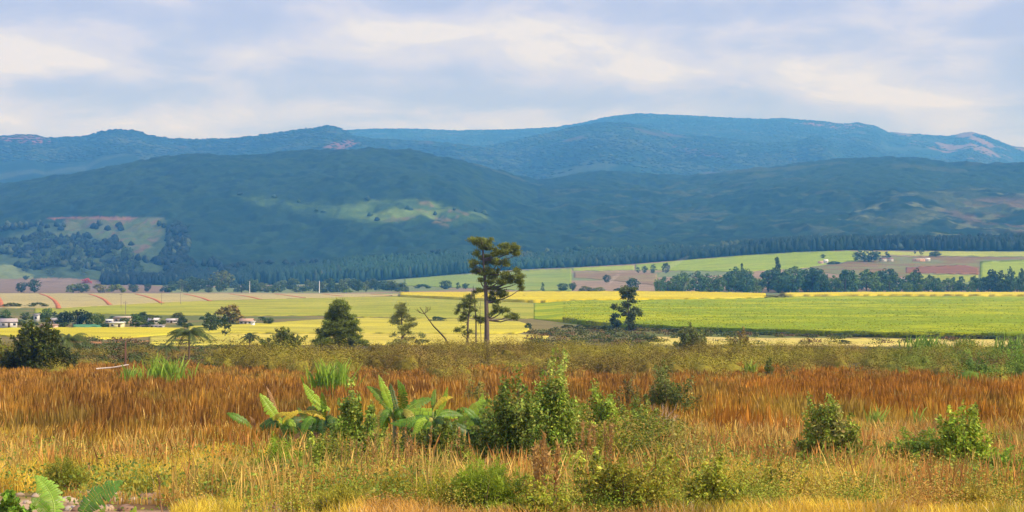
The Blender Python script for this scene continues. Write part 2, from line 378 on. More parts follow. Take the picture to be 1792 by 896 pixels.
# ------------------------------------------------------------------ fields on the valley floor
def strip(name, far, near, colour, h=.4, rough=.15, ncol=None, nrow=24, mat=None, kind='structure', c2=None, cscale=60, skirt=True, amp=.5):
    fp, np_ = prof(far), prof(near)
    x0 = max(far[0][0], near[0][0]); x1 = min(far[-1][0], near[-1][0])
    n = ncol or max(6, int((x1 - x0) / 5)); pxs = np.linspace(x0, x1, n)
    yf, yn = y_of(pxs, fp(pxs)), y_of(pxs, np_(pxs))
    yf = yf * (1 + .016 * (fbm(pxs / 9, 0 * pxs, 171, 3) - .5)); yn = yn * (1 + (.0 if 'sugar' in name else .016) * (fbm(pxs / 9, 0 * pxs, 172, 3) - .5))
    if 'sugar' in name: yf = y_of(pxs, fp(pxs))
    t = np.linspace(0, 1, nrow)[:, None]
    t = t ** 1.0
    Yg = 1 / ((1 - t) / yn + t / yf); Xg = (pxs - 896)[None] / FPX * Yg
    Zg = H(Xg, Yg) + h + rough * (fbm(Xg / 6, Yg / 6, 61, 3) - .5) * 2
    c = np.zeros(Xg.shape + (3,)); c[:] = colour
    if c2 is not None:
        k = sstep(.42, .62, fbm(Xg / cscale, Yg / cscale * 1.6, 63, 4))[..., None] * amp; c = c * (1 - k) + np.asarray(c2) * k
    if name == 'sugarcane_field':
        k0 = sstep(934, 1010, pxs)[None]; base_z = H(Xg, Yg); Zg = base_z + .24 + (Zg - base_z - .24) * k0
    V = np.stack([Xg, Yg, Zg], -1); ix = np.arange(nrow * n).reshape(nrow, n)
    F = np.stack([ix[:-1, :-1], ix[:-1, 1:], ix[1:, 1:], ix[1:, :-1]], -1).reshape(-1, 4)
    V = V.reshape(-1, 3); c = c.reshape(-1, 3)
    # edges going down into the ground so the crop has real thickness
    ring = np.concatenate([ix[0], ix[1:, -1], ix[-1, ::-1][1:], ix[::-1, 0][1:]])
    lo = V[ring].copy(); lo[:, 2] -= h + rough + .25
    V2 = np.concatenate([V, lo]); c = np.concatenate([c, c[ring] * 1.0])
    m = len(ring); k = len(V)
    S = np.stack([ring[:-1], k + np.arange(m - 1), k + np.arange(1, m), ring[1:]], 1)
    o = link_mesh(name, V2, np.concatenate([F, S]), c, mat or M_FIELD, smooth=False)
    return tag(o, kind=kind)
YEL = (.52, .42, .012); YEL2 = (.46, .45, .02); GRN = (.215, .29, .012); GRN2 = (.30, .36, .02)
strip('terraced_field', [(-250, 513), (0, 513.5), (720, 514.5)], [(-250, 540), (0, 539), (100, 540), (200, 534.5), (300, 529), (450, 524), (720, 517)],
      (.40, .34, .15), .3, .1, 170, 26, c2=(.33, .30, .14), cscale=130)
strip('green_field', [(60, 540), (100, 540), (200, 534.5), (300, 529), (450, 524), (720, 518), (860, 527), (934, 531), (965, 530.8)],
      [(60, 548), (160, 549), (300, 552), (400, 553), (560, 553), (720, 557), (934, 557.5), (965, 558)], (.28, .30, .04), .2, .05, 190, 30, c2=(.42, .38, .06), cscale=60)
strip('ripening_field', [(700, 515), (930, 513.5), (1160, 512.5), (1340, 517)], [(700, 520), (860, 528), (932, 530.5), (1100, 528.5), (1335, 524.5), (1340, 524)],
      YEL, 2.2, .25, 140, 18, c2=(.58, .52, .05), cscale=110)
strip('ripening_field', [(1372, 518.5), (1500, 516.8), (2100, 517.5)], [(1372, 522), (1500, 521.8), (2100, 522.3)], (.60, .50, .05), 3.4, .15, 120, 8, c2=YEL, cscale=80)
CANE_FAR = [(934, 531), (1100, 529), (1335, 525.2), (1390, 522.2), (1500, 522), (2100, 522.5)]
CANE_NEAR = [(934, 558.5), (1000, 566), (1100, 576), (1250, 582), (1400, 587), (1600, 592), (1792, 593), (2100, 594)]
strip('sugarcane_field', CANE_FAR, CANE_NEAR, GRN, 1.7, .55, 330, 90, mat=M_CANE, kind='structure', c2=(.36, .385, .012), cscale=55, amp=.9)
strip('mown_field', [(330, 573), (450, 568), (550, 561), (640, 558), (750, 559), (850, 561), (905, 564), (926, 570)],
      [(330, 584), (450, 584), (640, 584), (850, 585), (905, 584), (926, 580)], (.42, .38, .06), .5, .15, 110, 20, c2=(.60, .52, .05), cscale=50)
strip('mown_field', [(400, 586), (640, 585), (900, 586), (960, 588)], [(400, 604), (640, 604), (900, 604), (960, 600)], (.50, .42, .07), .3, .1, 110, 14, c2=(.60, .50, .10), cscale=40)
strip('bright_field', [(-150, 576), (0, 575.5), (60, 574.5), (200, 574), (322, 575)], [(-150, 588), (0, 588), (60, 592), (140, 595), (200, 594), (322, 584)],
      (.50, .43, .04), .4, .12, 110, 16, c2=(.52, .52, .05), cscale=35)
strip('hillside_field', [(262, 590), (330, 586), (420, 582), (440, 588)], [(262, 606), (330, 606), (420, 604), (440, 600)], (.50, .44, .06), .3, .1, 40, 12, c2=(.40, .36, .08), cscale=25)
strip('stubble_field', [(1130, 590), (1300, 592), (1792, 596), (2100, 597)], [(1130, 604), (1300, 605), (1792, 608), (2100, 608)], (.56, .47, .11), .25, .1, 160, 14, c2=(.62, .46, .20), cscale=40)
def cane_leaves(n, near_only, name, label, size, colr, hlo, hhi, dep):
    pxs = rng.uniform(985, 2000, n); yn = y_of(pxs, prof(CANE_NEAR)(pxs)); yf = y_of(pxs, prof(CANE_FAR)(pxs))
    if near_only: yy = yn + rng.uniform(-.5, dep, n)
    else: t_ = rng.uniform(0, 1, n) ** 1.2 * .93; yy = 1 / ((1 - t_) / yn + t_ / yf)
    xx = (pxs - 896) / FPX * yy; zz = H(xx, yy) + rng.uniform(hlo, hhi, n) * (.8 + .4 * vn(xx / 7, yy / 20, 301))
    k_ = sstep(.42, .62, fbm(xx / 55, yy / 88, 63, 4))[:, None] * .9
    cc_ = np.asarray(colr[0]) * (1 - k_) + np.asarray(colr[1]) * k_
    V_, F_, c_ = leaves(np.stack([xx, yy, zz], 1), size * (yy / 700) ** .8, cc_, .3, 1.6, None, .07)
    return tag(link_mesh(name, V_, F_, c_, M_SCRUB), label, 'crop', kind='stuff')
cane_leaves(60000, False, 'sugarcane_leaves', 'upright leaf tips over the green sugarcane field', .8, ((.28, .35, .03), (.42, .44, .03)), 1.5, 2.1, 0)
cane_leaves(34000, True, 'sugarcane_edge', 'darker ragged near edge of the green sugarcane field', 1.0, ((.17, .22, .025), (.22, .20, .04)), 0, 1.8, 5)
# far fields on the rise below the forest
strip('distant_field', [(708, 488.5), (900, 474), (1000, 470)], [(708, 500), (900, 508), (1000, 510)], (.19, .26, .045), .4, .1, 90, 20, c2=(.26, .29, .06), cscale=150)
strip('distant_field', [(1002, 469.5), (1100, 464.5), (1110, 466)], [(1002, 474), (1100, 473), (1110, 472)], (.26, .32, .05), .4, .1, 30, 8)
strip('ploughed_field', [(1004, 476), (1060, 475), (1150, 478)], [(1004, 486), (1060, 490), (1150, 500)], (.22, .15, .09), .2, .1, 30, 10, c2=(.25, .24, .10), cscale=60)
strip('distant_field', [(1112, 463), (1200, 456), (1300, 448), (1400, 442), (1480, 439.5), (1500, 440)], [(1112, 473), (1200, 474), (1300, 476), (1400, 470), (1480, 458), (1500, 457)],
      (.23, .31, .03), .5, .1, 100, 20, c2=(.30, .34, .06), cscale=170)
strip('distant_field', [(1502, 440), (1792, 441), (2100, 442)], [(1502, 447), (1792, 449), (2100, 450)], (.32, .35, .07), .5, .1, 100, 8)
strip('ploughed_field', [(1425, 468), (1502, 456), (1560, 448.5), (1792, 450), (2100, 452)], [(1425, 476), (1502, 484), (1560, 486), (1700, 484), (1792, 454), (2100, 455)],
      (.19, .13, .07), .2, .1, 110, 20, c2=(.17, .19, .08), cscale=55, amp=.9)
strip('ploughed_field', [(1585, 468), (1690, 464), (1712, 470)], [(1585, 478), (1690, 480), (1712, 480)], (.21, .10, .06), .45, .1, 40, 8)
strip('distant_field', [(1715, 458), (1792, 455), (2100, 456)], [(1715, 500), (1792, 505), (2100, 505)], (.25, .32, .03), .6, .1, 60, 16)
strip('distant_field', [(1585, 481), (1712, 482)], [(1585, 490), (1712, 495)], (.26, .30, .05), .5, .1, 30, 8)

def track(name, pts, w, colour, dz=.5):
    """a dirt road following the ground: pts in (photo column, ground row)"""
    pts = np.array(pts, float); t = np.linspace(0, len(pts) - 1, 5 * len(pts))
    px = np.interp(t, range(len(pts)), pts[:, 0]); rw = np.interp(t, range(len(pts)), pts[:, 1])
    ys = y_of(px, rw); xs = (px - 896) / FPX * ys
    P_ = np.stack([xs, ys], 1); d = np.gradient(P_, axis=0); d /= np.linalg.norm(d, axis=1)[:, None]
    n = np.stack([-d[:, 1], d[:, 0]], 1) * w / 2
    A, B = P_ - n, P_ + n
    V = []
    for q, zz in ((A, dz), (B, dz), (A, -.3), (B, -.3)):
        V.append(np.column_stack([q, H(q[:, 0], q[:, 1]) + zz]))
    k = len(P_); i = np.arange(k - 1); F = [np.stack([i, i + k, i + k + 1, i + 1], 1), np.stack([i, i + 1, i + 1 + 2 * k, i + 2 * k], 1),
                                            np.stack([i + k, i + 3 * k, i + 1 + 3 * k, i + 1 + k], 1)]
    return tag(link_mesh(name, np.concatenate(V), np.concatenate(F), colour, M_GROUND), kind='structure')
RED = (.46, .16, .07)
for pts in ([(-4, 519), (1, 527), (4, 538)], [(70, 514.5), (84, 519), (95, 526), (101, 534), (103, 541)], [(156, 515), (170, 519), (183, 525), (193, 534.5)],
            [(238, 515), (254, 519), (270, 524), (284, 531.5)], [(322, 515), (338, 518), (354, 522), (368, 527.5)], [(402, 515), (422, 517.5), (440, 520.5), (456, 524.5)],
            [(482, 515), (503, 517.5), (532, 521.8)], [(566, 515.5), (600, 518.8)], [(650, 515.5), (684, 518)]):
    track('dirt_track', pts, 2.9, RED, .48)
track('dirt_track', [(118, 598), (180, 601), (250, 599), (330, 592), (380, 584), (395, 578)], 3.0, (.50, .25, .10), .3)

# ------------------------------------------------------------------ forest covering the hills
def blobs(x, y, w, h, c, kind='pine'):
    """small tree crowns: 5-sided irregular double cones with a body; returns V,F,C"""
    n = len(x); z = H(x, y); k = 5
    a = np.arange(k) / k * 2 * np.pi + rng.uniform(0, 6.28, (n, 1)); r1 = w[:, None] * .5 * rng.uniform(.6, 1.25, (n, k))
    z1 = z[:, None] + h[:, None] * rng.uniform(.0, .35, (n, k))
    ring = np.stack([x[:, None] + r1 * np.cos(a), y[:, None] + r1 * np.sin(a), z1], -1)
    r2 = r1 * rng.uniform(.35, .8, (n, k)); z2 = z[:, None] + h[:, None] * rng.uniform(.6, .86, (n, k))
    ring2 = np.stack([x[:, None] + r2 * np.cos(a), y[:, None] + r2 * np.sin(a), z2], -1)
    top = np.stack([x + rng.normal(0, .1, n) * w, y, z + h], -1)[:, None]
    bot = np.stack([x, y, z - .5], -1)[:, None]
    V = np.concatenate([ring, ring2, top, bot], 1)             # 2k+2 per tree
    b = (np.arange(n) * (2 * k + 2))[:, None]; T = []
    for i in range(k):
        j = (i + 1) % k
        T += [np.concatenate([b + i, b + j, b + k + j], 1), np.concatenate([b + i, b + k + j, b + k + i], 1),
              np.concatenate([b + k + i, b + k + j, b + 2 * k], 1), np.concatenate([b + j, b + i, b + 2 * k + 1], 1)]
    return V.reshape(-1, 3), np.concatenate(T), np.repeat(c, 2 * k + 2, 0)
def scatter_forest(name, n, ylo, yhi, dens_pow, ok, wr, hr, cols, uext=.40):
    y = (ylo ** dens_pow + rng.uniform(0, 1, n) * (yhi ** dens_pow - ylo ** dens_pow)) ** (1 / dens_pow)
    x = rng.uniform(-uext, uext, n) * y
    z = H(x, y); px = 896 + FPX * x / y; row = HZ - FPX * (z - EYE) / y
    m = ok(x, y, px, row); x, y = x[m], y[m]; px, row = px[m], row[m]
    n = len(x); h = rng.uniform(*hr, n); w = rng.uniform(*wr, n)
    k = sstep(.4, .62, fbm(x / 350, y / 500, 83, 4))[:, None]
    c = np.asarray(cols[0]) * (1 - k) + np.asarray(cols[1]) * k
    blk = _hash(np.floor((x + .3 * y) / 420), np.floor((y - .2 * x) / 520), 401)
    c = c * (1 + rng.normal(0, .05, (n, 1))) * (.72 + .3 * blk + 1.1 * (sstep(.3, .7, fbm(x / 900, y / 700, 405, 3)) - .35).clip(-.2, 1))[:, None]; h = h * (.75 + .5 * _hash(np.floor((x + .3 * y) / 420), np.floor((y - .2 * x) / 520), 402))
    pale = ((fbm(x / 200, y / 200, 85, 3) + rng.normal(0, .05, n) > .64 - .05 * sstep(1000, 1700, px)) | (rng.uniform(size=n) < .01))[:, None]
    c = np.where(pale, np.array((.05, .075, .035)) * (1 + rng.normal(0, .15, (n, 1))), c)
    inp = inpoly(px, row, SUNPATCH)[:, None]; c = np.where(inp, np.array((.035, .075, .026)) * (1 + rng.normal(0, .2, (n, 1))), c)  # trees in the sunlit patch get a lighter colour
    V, T, Cc = blobs(x, y, w, h, c)
    return tag(link_mesh(name, V, T, Cc, M_FARLEAF, smooth=True), kind='stuff')
def okA(x, y, px, row):
    j = px + rng.normal(0, 3, len(px)); r = row + rng.normal(0, 1.2, len(px))
    m = ~(inpoly(j, r, CLEAR) & (rng.uniform(size=len(px)) < .93) & (fbm(x / 50, y / 60, 49, 3) < .62)) & ~inpoly(j, r, LEFTF) & ~inpoly(j, r, LOWF)
    m &= ~(inpoly(j, r, [(60, 376), (292, 376), (292, 386), (60, 388)]))
    qx = px + 60 * (fbm(x / 80, y / 120, 73, 4) - .5); qr = row + 22 * (fbm(x / 70, y / 90, 74, 4) - .5)
    m &= ~(inpoly(qx, qr, SUNPATCH) & (rng.uniform(size=len(px)) < np.where(px > 600, .72, .35)))
    m &= ~(inpoly(j, r, LOOSE) & (fbm(x / 60, y / 90, 47, 3) > .47))
    m &= ~(inpoly(j, r, RIGHTP) & (fbm(x / 130, y / 160, 45, 4) + rng.normal(0, .05, len(px)) > .57))
    yA = distA(px); edge_ = .9 * (1 - sstep(2900, 3250, y)) + .0 * yA
    return m & (y < yA + 120) & (rng.uniform(size=len(px)) < np.maximum(edge_, .10 * inpoly(qx, qr, SUNPATCH) * .3 + .5 * (px < 330) * (row > 395)))
DK = ((.008, .026, .018), (.014, .042, .020))
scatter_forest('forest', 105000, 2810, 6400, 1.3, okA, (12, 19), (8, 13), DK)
scatter_forest('forest', 14000, 2808, 2990, 1, lambda x, y, px, row: (px > 180) & (px < 2300), (8, 15), (15, 23), DK, .36)
scatter_forest('forest', 45000, 7600, 13500, 1.5, lambda x, y, px, row: (fbm(x / 300, y / 200, 37, 4) < .72) & ~((px > 1540) & (row > 225) & (y > 11000) & (fbm(x / 150, y / 300, 51, 4) + rng.normal(0, .05, len(px)) > .5)), (20, 40), (3, 6),
               ((.010, .028, .022), (.016, .040, .026)), .36)

# ------------------------------------------------------------------ trees of the valley: shared crown meshes, each tree an object
def crown_points(n_cl, per, env, r_cl):
    """clumped points: env() gives clump centres in a unit crown (0..1 high, radius .5)"""
    cs = env(n_cl); pts = []; nrm = []
    for c in cs:
        d = rand_unit(per) ; r = r_cl * rng.uniform(.6, 1.2) * rng.uniform(.55, 1, per)[:, None] ** .5
        pts.append(c + d * r * (1, 1, .8)); nrm.append(d)
    return np.concatenate(pts), np.concatenate(nrm)
def env_round(n):
    d = rand_unit(n) * rng.uniform(.3, 1, n)[:, None] ** .5
    return np.stack([d[:, 0] * .38, d[:, 1] * .38, .50 + d[:, 2] * .42], 1)
def env_cone(n):
    t = rng.uniform(0, 1, n) ** 1.4; a = rng.uniform(0, 6.28, n); r = (.42 * (1 - t) ** .8 + .03) * rng.uniform(.5, 1, n)
    return np.stack([r * np.cos(a), r * np.sin(a), .08 + t * .84], 1)
def env_tall(n):
    t = rng.uniform(0, 1, n); a = rng.uniform(0, 6.28, n); r = .33 * np.sin(np.pi * (t * .8 + .15)) * rng.uniform(.3, 1, n)
    return np.stack([r * np.cos(a), r * np.sin(a), .12 + t * .80], 1)
def env_bush(n):
    d = rand_unit(n); d[:, 2] = np.abs(d[:, 2]); d *= rng.uniform(.5, 1, n)[:, None] ** .4
    return np.stack([d[:, 0] * .42, d[:, 1] * .42, .12 + d[:, 2] * .72], 1)
def far_tree_mesh(env, ncl, per, rc, size, trunk=True, sparse=False):
    b = Buf(); P_, nn = crown_points(ncl, per, env, rc)
    V, F, c = leaves(P_, size, (.085, .135, .045), .8, .25, nn, .2); b.add(V, F, c)
    if trunk:
        V, F = tube([(0, 0, -.05), (.01, 0, .3), (0, .01, .7)], [.028, .022, .008], 5); b.add(V, F, (.07, .05, .035))
        for i in range(4):
            a = rng.uniform(0, 6.28); V, F = tube([(0, 0, .25 + .08 * i), (.15 * math.cos(a), .15 * math.sin(a), .45 + .08 * i)], [.012, .004], 4); b.add(V, F, (.07, .05, .035))
    o = b.link('tree', M_FARLEAF); me = o.data; bpy.data.objects.remove(o); return me
FT = {'round': [far_tree_mesh(env_round, 34, 26, .15, .085) for _ in range(3)],
      'cone': [far_tree_mesh(env_cone, 36, 22, .09, .075) for _ in range(2)],
      'tall': [far_tree_mesh(env_tall, 26, 24, .10, .075) for _ in range(3)],
      'bush': [far_tree_mesh(env_bush, 34, 24, .15, .10, False) for _ in range(3)]}
def far_tree(name, pos, w, h, kind, tint, label, cat, group=None):
    me = random.choice(FT[kind]); o = bpy.data.objects.new(name, me); C.objects.link(o)
    o.location = pos; o.scale = (w, w, h); o.rotation_euler = (0, 0, random.uniform(0, 6.28)); o.color = (*tint, 1)
    return tag(o, label, cat, group)
def ft_px(name, px, row, wpx, hpx, kind, tint, label, cat, group=None, y=None):
    p = on(px, row) if y is None else at(px, y)
    s = p.y / FPX
    p.z -= .02 * hpx * s
    kw = {'round': 1.1, 'cone': 1.15, 'tall': 1.45, 'bush': 1.05}[kind]
    return far_tree(name, p, wpx * s * kw, hpx * s, kind, tint, label, cat, group)
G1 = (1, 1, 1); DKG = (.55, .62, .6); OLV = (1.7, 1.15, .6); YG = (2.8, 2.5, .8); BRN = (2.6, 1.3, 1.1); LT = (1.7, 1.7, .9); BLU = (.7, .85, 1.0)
# belt of trees behind the cane on the right
top_r = prof([(1160, 478), (1200, 474), (1250, 470), (1300, 466), (1360, 458), (1400, 466), (1450, 468), (1520, 470), (1560, 470), (1640, 482), (1700, 482), (1760, 476), (1850, 470)])
for i in range(140):
    px = 1150 + 690 * (i + random.random()) / 120 if i < 120 else random.uniform(1180, 1800)
    y = random.uniform(1740, 1860); s = y / FPX
    base = HZ - FPX * (at(px, y).z - EYE) / y
    hpx = (base - top_r(px)) * random.uniform(.5, 1.08)
    kind = random.choice(['round', 'tall', 'round', 'cone', 'tall'])
    tint = random.choice([(.8, 1.05, 1.2), (.9, 1.2, 1.4), (1.2, 1.35, 1.2), (.75, .9, 1.0), (1.5, 1.6, 1.1), (1.7, 1.7, 1.1)])  # lighter, bluer tints put distance haze into the leaf colour
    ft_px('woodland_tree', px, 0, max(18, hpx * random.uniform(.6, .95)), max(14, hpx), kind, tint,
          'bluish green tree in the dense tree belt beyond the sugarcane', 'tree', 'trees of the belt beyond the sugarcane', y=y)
for px, row, w, h, k, tint, lab in (
    (1360, 508, 24, 64, 'cone', DKG, 'pointed dark tree standing tallest out of the tree belt beyond the cane'),
    (1298, 508, 20, 52, 'cone', BLU, 'slim pointed tree at the left shoulder of the tree belt'),
    (1553, 508, 40, 45, 'round', BLU, 'broad blue green tree in the belt in front of the red ploughed field'),
    (1604, 508, 22, 42, 'tall', DKG, 'slender dark tree in the belt right below the long orange building'),
    (1742, 513, 44, 48, 'round', (.4, .45, .5), 'widest darkest round tree near the end of the tree belt'),
    (1769, 513, 18, 50, 'tall', BLU, 'tall narrow tree between the widest dark tree and the picture edge'),
    (1788, 513, 16, 46, 'tall', BLU, 'slim tree at the very end of the tree belt beside the bright green field'),
    (1520, 458, 44, 24, 'round', BLU, 'large round tree, biggest of those beside the white houses on the far green field'),
    (1498, 457, 14, 18, 'round', DKG, 'small tree touching the left side of the large round tree on the far field'),
    (1551, 455, 20, 16, 'cone', DKG, 'dark pointed tree right behind the twin white houses'),
    (1601, 445, 6, 10, 'tall', DKG, 'tiny slim tree on the far field skyline, first of two above the long orange building'),
    (1613, 447, 9, 14, 'tall', DKG, 'dark slim tree on the far field, taller of two above the long orange building'),
    (1636, 449, 22, 12, 'bush', DKG, 'low wide tree on the far field right of the long orange building'),
    (1440, 452, 10, 8, 'round', DKG, 'small round tree just behind the lone pinkish house'),
    (1460, 462, 26, 6, 'bush', DKG, 'low dark shrub row beside the lone pinkish house'),
    (1128, 478, 12, 14, 'round', DKG, 'left dark tree of the row on the green rise near the drifting smoke'),
    (1117, 478, 9, 12, 'tall', BLU, 'smallest tree starting the row on the green rise'),
    (1143, 478, 14, 17, 'tall', BLU, 'middle tree of the row on the green rise veiled by smoke'),
    (1165, 478, 18, 20, 'round', (.45, .5, .65), 'darkest round tree closing the row on the green rise'),
    (1062, 495, 16, 16, 'round', DKG, 'dark tree over the pale smoke at the ploughed patch'),
    (950, 511, 9, 18, 'tall', BLU, 'lone slim bluish tree right of the tall pine, behind the yellow field'),
    (985, 509, 22, 16, 'round', BLU, 'bluish tree left of the olive bushes behind the yellow field'),
    (1002, 509, 14, 18, 'round', DKG, 'dark tree joined to the bluish one behind the yellow field'),
    (1025, 512, 28, 14, 'bush', OLV, 'olive rounded bush in the line behind the yellow field'),
    (1048, 512, 26, 12, 'bush', (2.2, 1.7, .5), 'yellowish bush in the line behind the yellow field'),
    (1082, 512, 22, 10, 'bush', DKG, 'low dark bush left of the tall lone tree, behind the yellow field'),
    (1107, 510, 30, 26, 'round', BLU, 'faint round tree directly behind the top of the tall lone tree'),
    (1168, 512, 26, 20, 'round', OLV, 'olive tree where the tree belt begins'),
    (739, 505, 28, 10, 'bush', BLU, 'low bluish bush at the corner of the far green field left of the tall pine'),
    (780, 506, 24, 18, 'round', BLU, 'rounded bluish tree, largest of three left of the tall pine'),
    (801, 506, 10, 13, 'tall', BLU, 'small slim bluish tree between two others left of the tall pine'),
    (815, 506, 13, 13, 'round', BLU, 'small round bluish tree nearest to the tall pine'),
    (38, 512, 20, 22, 'round', DKG, 'dark round tree, left one of a pair beyond the terraced field'),
    (60, 512, 26, 26, 'round', (.5, .65, .65), 'teal dark round tree, right one of a pair beyond the terraced field'),
    (46, 490, 12, 10, 'round', BLU, 'small round tree above the pair beyond the terraced field'),
    (126, 512, 24, 19, 'bush', (2.0, 1.6, .5), 'yellow green bush beside the dark tree with red blossom'),
    (143, 512, 28, 20, 'round', (.9, .95, .6), 'dark green tree just below the red blossom tree'),
    (152, 496, 18, 11, 'bush', (6.5, .7, 1.6), 'red flowering tree top beyond the terraced field'),
    (176, 512, 26, 18, 'round', (2.6, 1.6, 1.2), 'pale brown leafless looking tree beyond the terraced field'),
    (203, 512, 32, 18, 'bush', (2.0, 1.6, .5), 'wide yellow green bush beyond the terraced field'),
    (234, 511, 22, 16, 'round', BLU, 'bluish tree right of the wide yellow green bush'),
    (258, 510, 15, 16, 'round', (.4, .5, .65), 'small very dark tree standing alone by the pale brown patch'),
    (388, 508, 44, 38, 'round', (1.6, 1.25, 1.2), 'large brownish grey tree rising over the far tree line'),
    (573, 512, 28, 9, 'bush', DKG, 'low dark clipped bush beside the white post'),
    (608, 512, 20, 7, 'bush', (2.6, 2.4, .8), 'bright yellow green low bush at the far field edge'),
    (640, 492, 10, 22, 'tall', BLU, 'slim bluish tree at the foot of the forest')):
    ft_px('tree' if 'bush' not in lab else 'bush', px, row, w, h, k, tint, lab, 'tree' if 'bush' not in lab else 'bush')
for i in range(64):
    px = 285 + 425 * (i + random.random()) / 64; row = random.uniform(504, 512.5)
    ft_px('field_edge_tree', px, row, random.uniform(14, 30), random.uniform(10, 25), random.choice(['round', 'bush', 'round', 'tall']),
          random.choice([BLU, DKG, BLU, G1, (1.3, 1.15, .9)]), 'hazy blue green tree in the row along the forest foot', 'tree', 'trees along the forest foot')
for i in range(60):
    px = random.uniform(0, 250); row = random.uniform(420, 486)
    if inpoly(np.array([px]), np.array([row]), CLEAR)[0] or inpoly(np.array([px]), np.array([row]), LEFTF)[0]: continue
    ft_px('hillside_tree', px, row, random.uniform(12, 24), random.uniform(12, 24), random.choice(['round', 'tall']), random.choice([BLU, DKG, G1]),
          'hazy tree in the loose wood below the hillside clearing', 'tree', 'trees below the hillside clearing')
# round the settlement
for px, row, w, h, k, tint, lab in (
    (112, 570, 26, 28, 'round', (.4, .45, .45), 'dark tree, left one of the dense clump behind the houses'),
    (136, 570, 42, 34, 'round', (.35, .42, .42), 'very dark wide tree, biggest of the clump behind the houses'),
    (156, 570, 20, 27, 'round', (.5, .6, .5), 'dark tree merging into the biggest of the clump'),
    (172, 571, 24, 28, 'round', (1.3, 1.2, .6), 'olive tree closing the clump behind the houses'),
    (238, 573, 30, 24, 'round', (.95, 1.1, .6), 'round green tree beside the tan building'),
    (283, 569, 18, 12, 'round', (1.2, 1.2, .8), 'small pale tree between the two white cottages'),
    (318, 571, 22, 18, 'round', (.4, .5, .5), 'small dark round tree at the end of the cottages'),
    (331, 573, 16, 10, 'bush', G1, 'low green bush right of the small dark round tree'),
    (10, 560, 20, 20, 'round', (1.1, 1.3, .7), 'green tree behind the grey roofed house'),
    (45, 560, 20, 16, 'round', (1.3, 1.2, .8), 'pale green tree between the grey roofed house and the white tower'),
    (82, 556, 22, 20, 'round', (1.5, 1.6, .8), 'light green tree right of the white tower'),
    (96, 560, 12, 16, 'tall', (.6, .7, .6), 'narrow green tree before the dark clump'),
    (66, 537, 34, 10, 'bush', (1.5, 1.2, .7), 'flat olive bush on the near edge of the terraced field'),
    (22, 537, 40, 9, 'bush', (1.6, 1.2, .8), 'flat brownish bush beside the first red track'),
    (370, 580, 32, 38, 'round', (.75, .72, .5), 'dark olive round tree before the brownish rounded tree'),
    (394, 590, 20, 42, 'tall', (.55, .55, .4), 'narrow dark tree with leaning top beside the dark olive one'),
    (436, 602, 22, 22, 'tall', (.6, .8, .4), 'small spiky green tree on the near slope'),
    (765, 563, 34, 11, 'bush', (.6, .7, .6), 'dark low bush at the far side of the mown field'),
    (458, 561, 18, 8, 'bush', (.5, .7, .6), 'small dark bush on the far edge of the mown field'),
    (925, 576, 14, 14, 'bush', DKG, 'small dark bush at the rounded end of the mown field'),
    (955, 588, 28, 10, 'bush', DKG, 'low dark bush on the brown strip under the cane'),
    (1115, 578, 22, 14, 'bush', (.8, .9, .7), 'low bush at the foot of the tall lone tree'),
    (1477, 603, 26, 10, 'bush', (.6, .55, .4), 'low dark bush on the stubble field'),
    (1355, 524, 60, 9, 'bush', (2.4, 1.7, .8), 'yellowish bushes patch where the ripening field ends'),
    (1368, 523, 16, 12, 'bush', (3.0, 1.5, 1.2), 'reddish small bush where the ripening field ends'),
    (1138, 600, 30, 14, 'bush', (.8, .7, .5), 'dull bush behind the olive scrub left of the wide dark bush')):
    ft_px('tree' if 'bush' not in lab else 'bush', px, row, w, h, k, tint, lab, 'tree' if 'bush' not in lab else 'bush')
for i in range(48):
    px = random.choice([random.uniform(0, 120), random.uniform(175, 350), random.uniform(240, 320), random.uniform(350, 470)]); row = random.uniform(557, 575)
    ft_px('yard_tree', px, row, random.uniform(10, 26), random.uniform(7, 16), random.choice(['round', 'bush', 'tall', 'bush']), random.choice([(.8, .85, .5), (1.2, 1.1, .6), (.6, .75, .5), (1.5, 1.1, .7)]),
          'small tree or bush growing between the settlement houses', 'tree', 'yard trees of the settlement')
for i in range(44):
    px = 985 + 830 * (i + random.random()) / 44
    ft_px('hedge_bush', px, float(np.interp(px, [934, 1100, 1400, 1792], [572, 578, 588, 595])), random.uniform(16, 44), random.uniform(5, 10), 'bush',
          random.choice([(.7, .75, .5), (.8, .9, .5), (1.3, .9, .5)]), 'low bush in the dark row along the near edge of the cane', 'bush', 'bushes along the near edge of the cane')

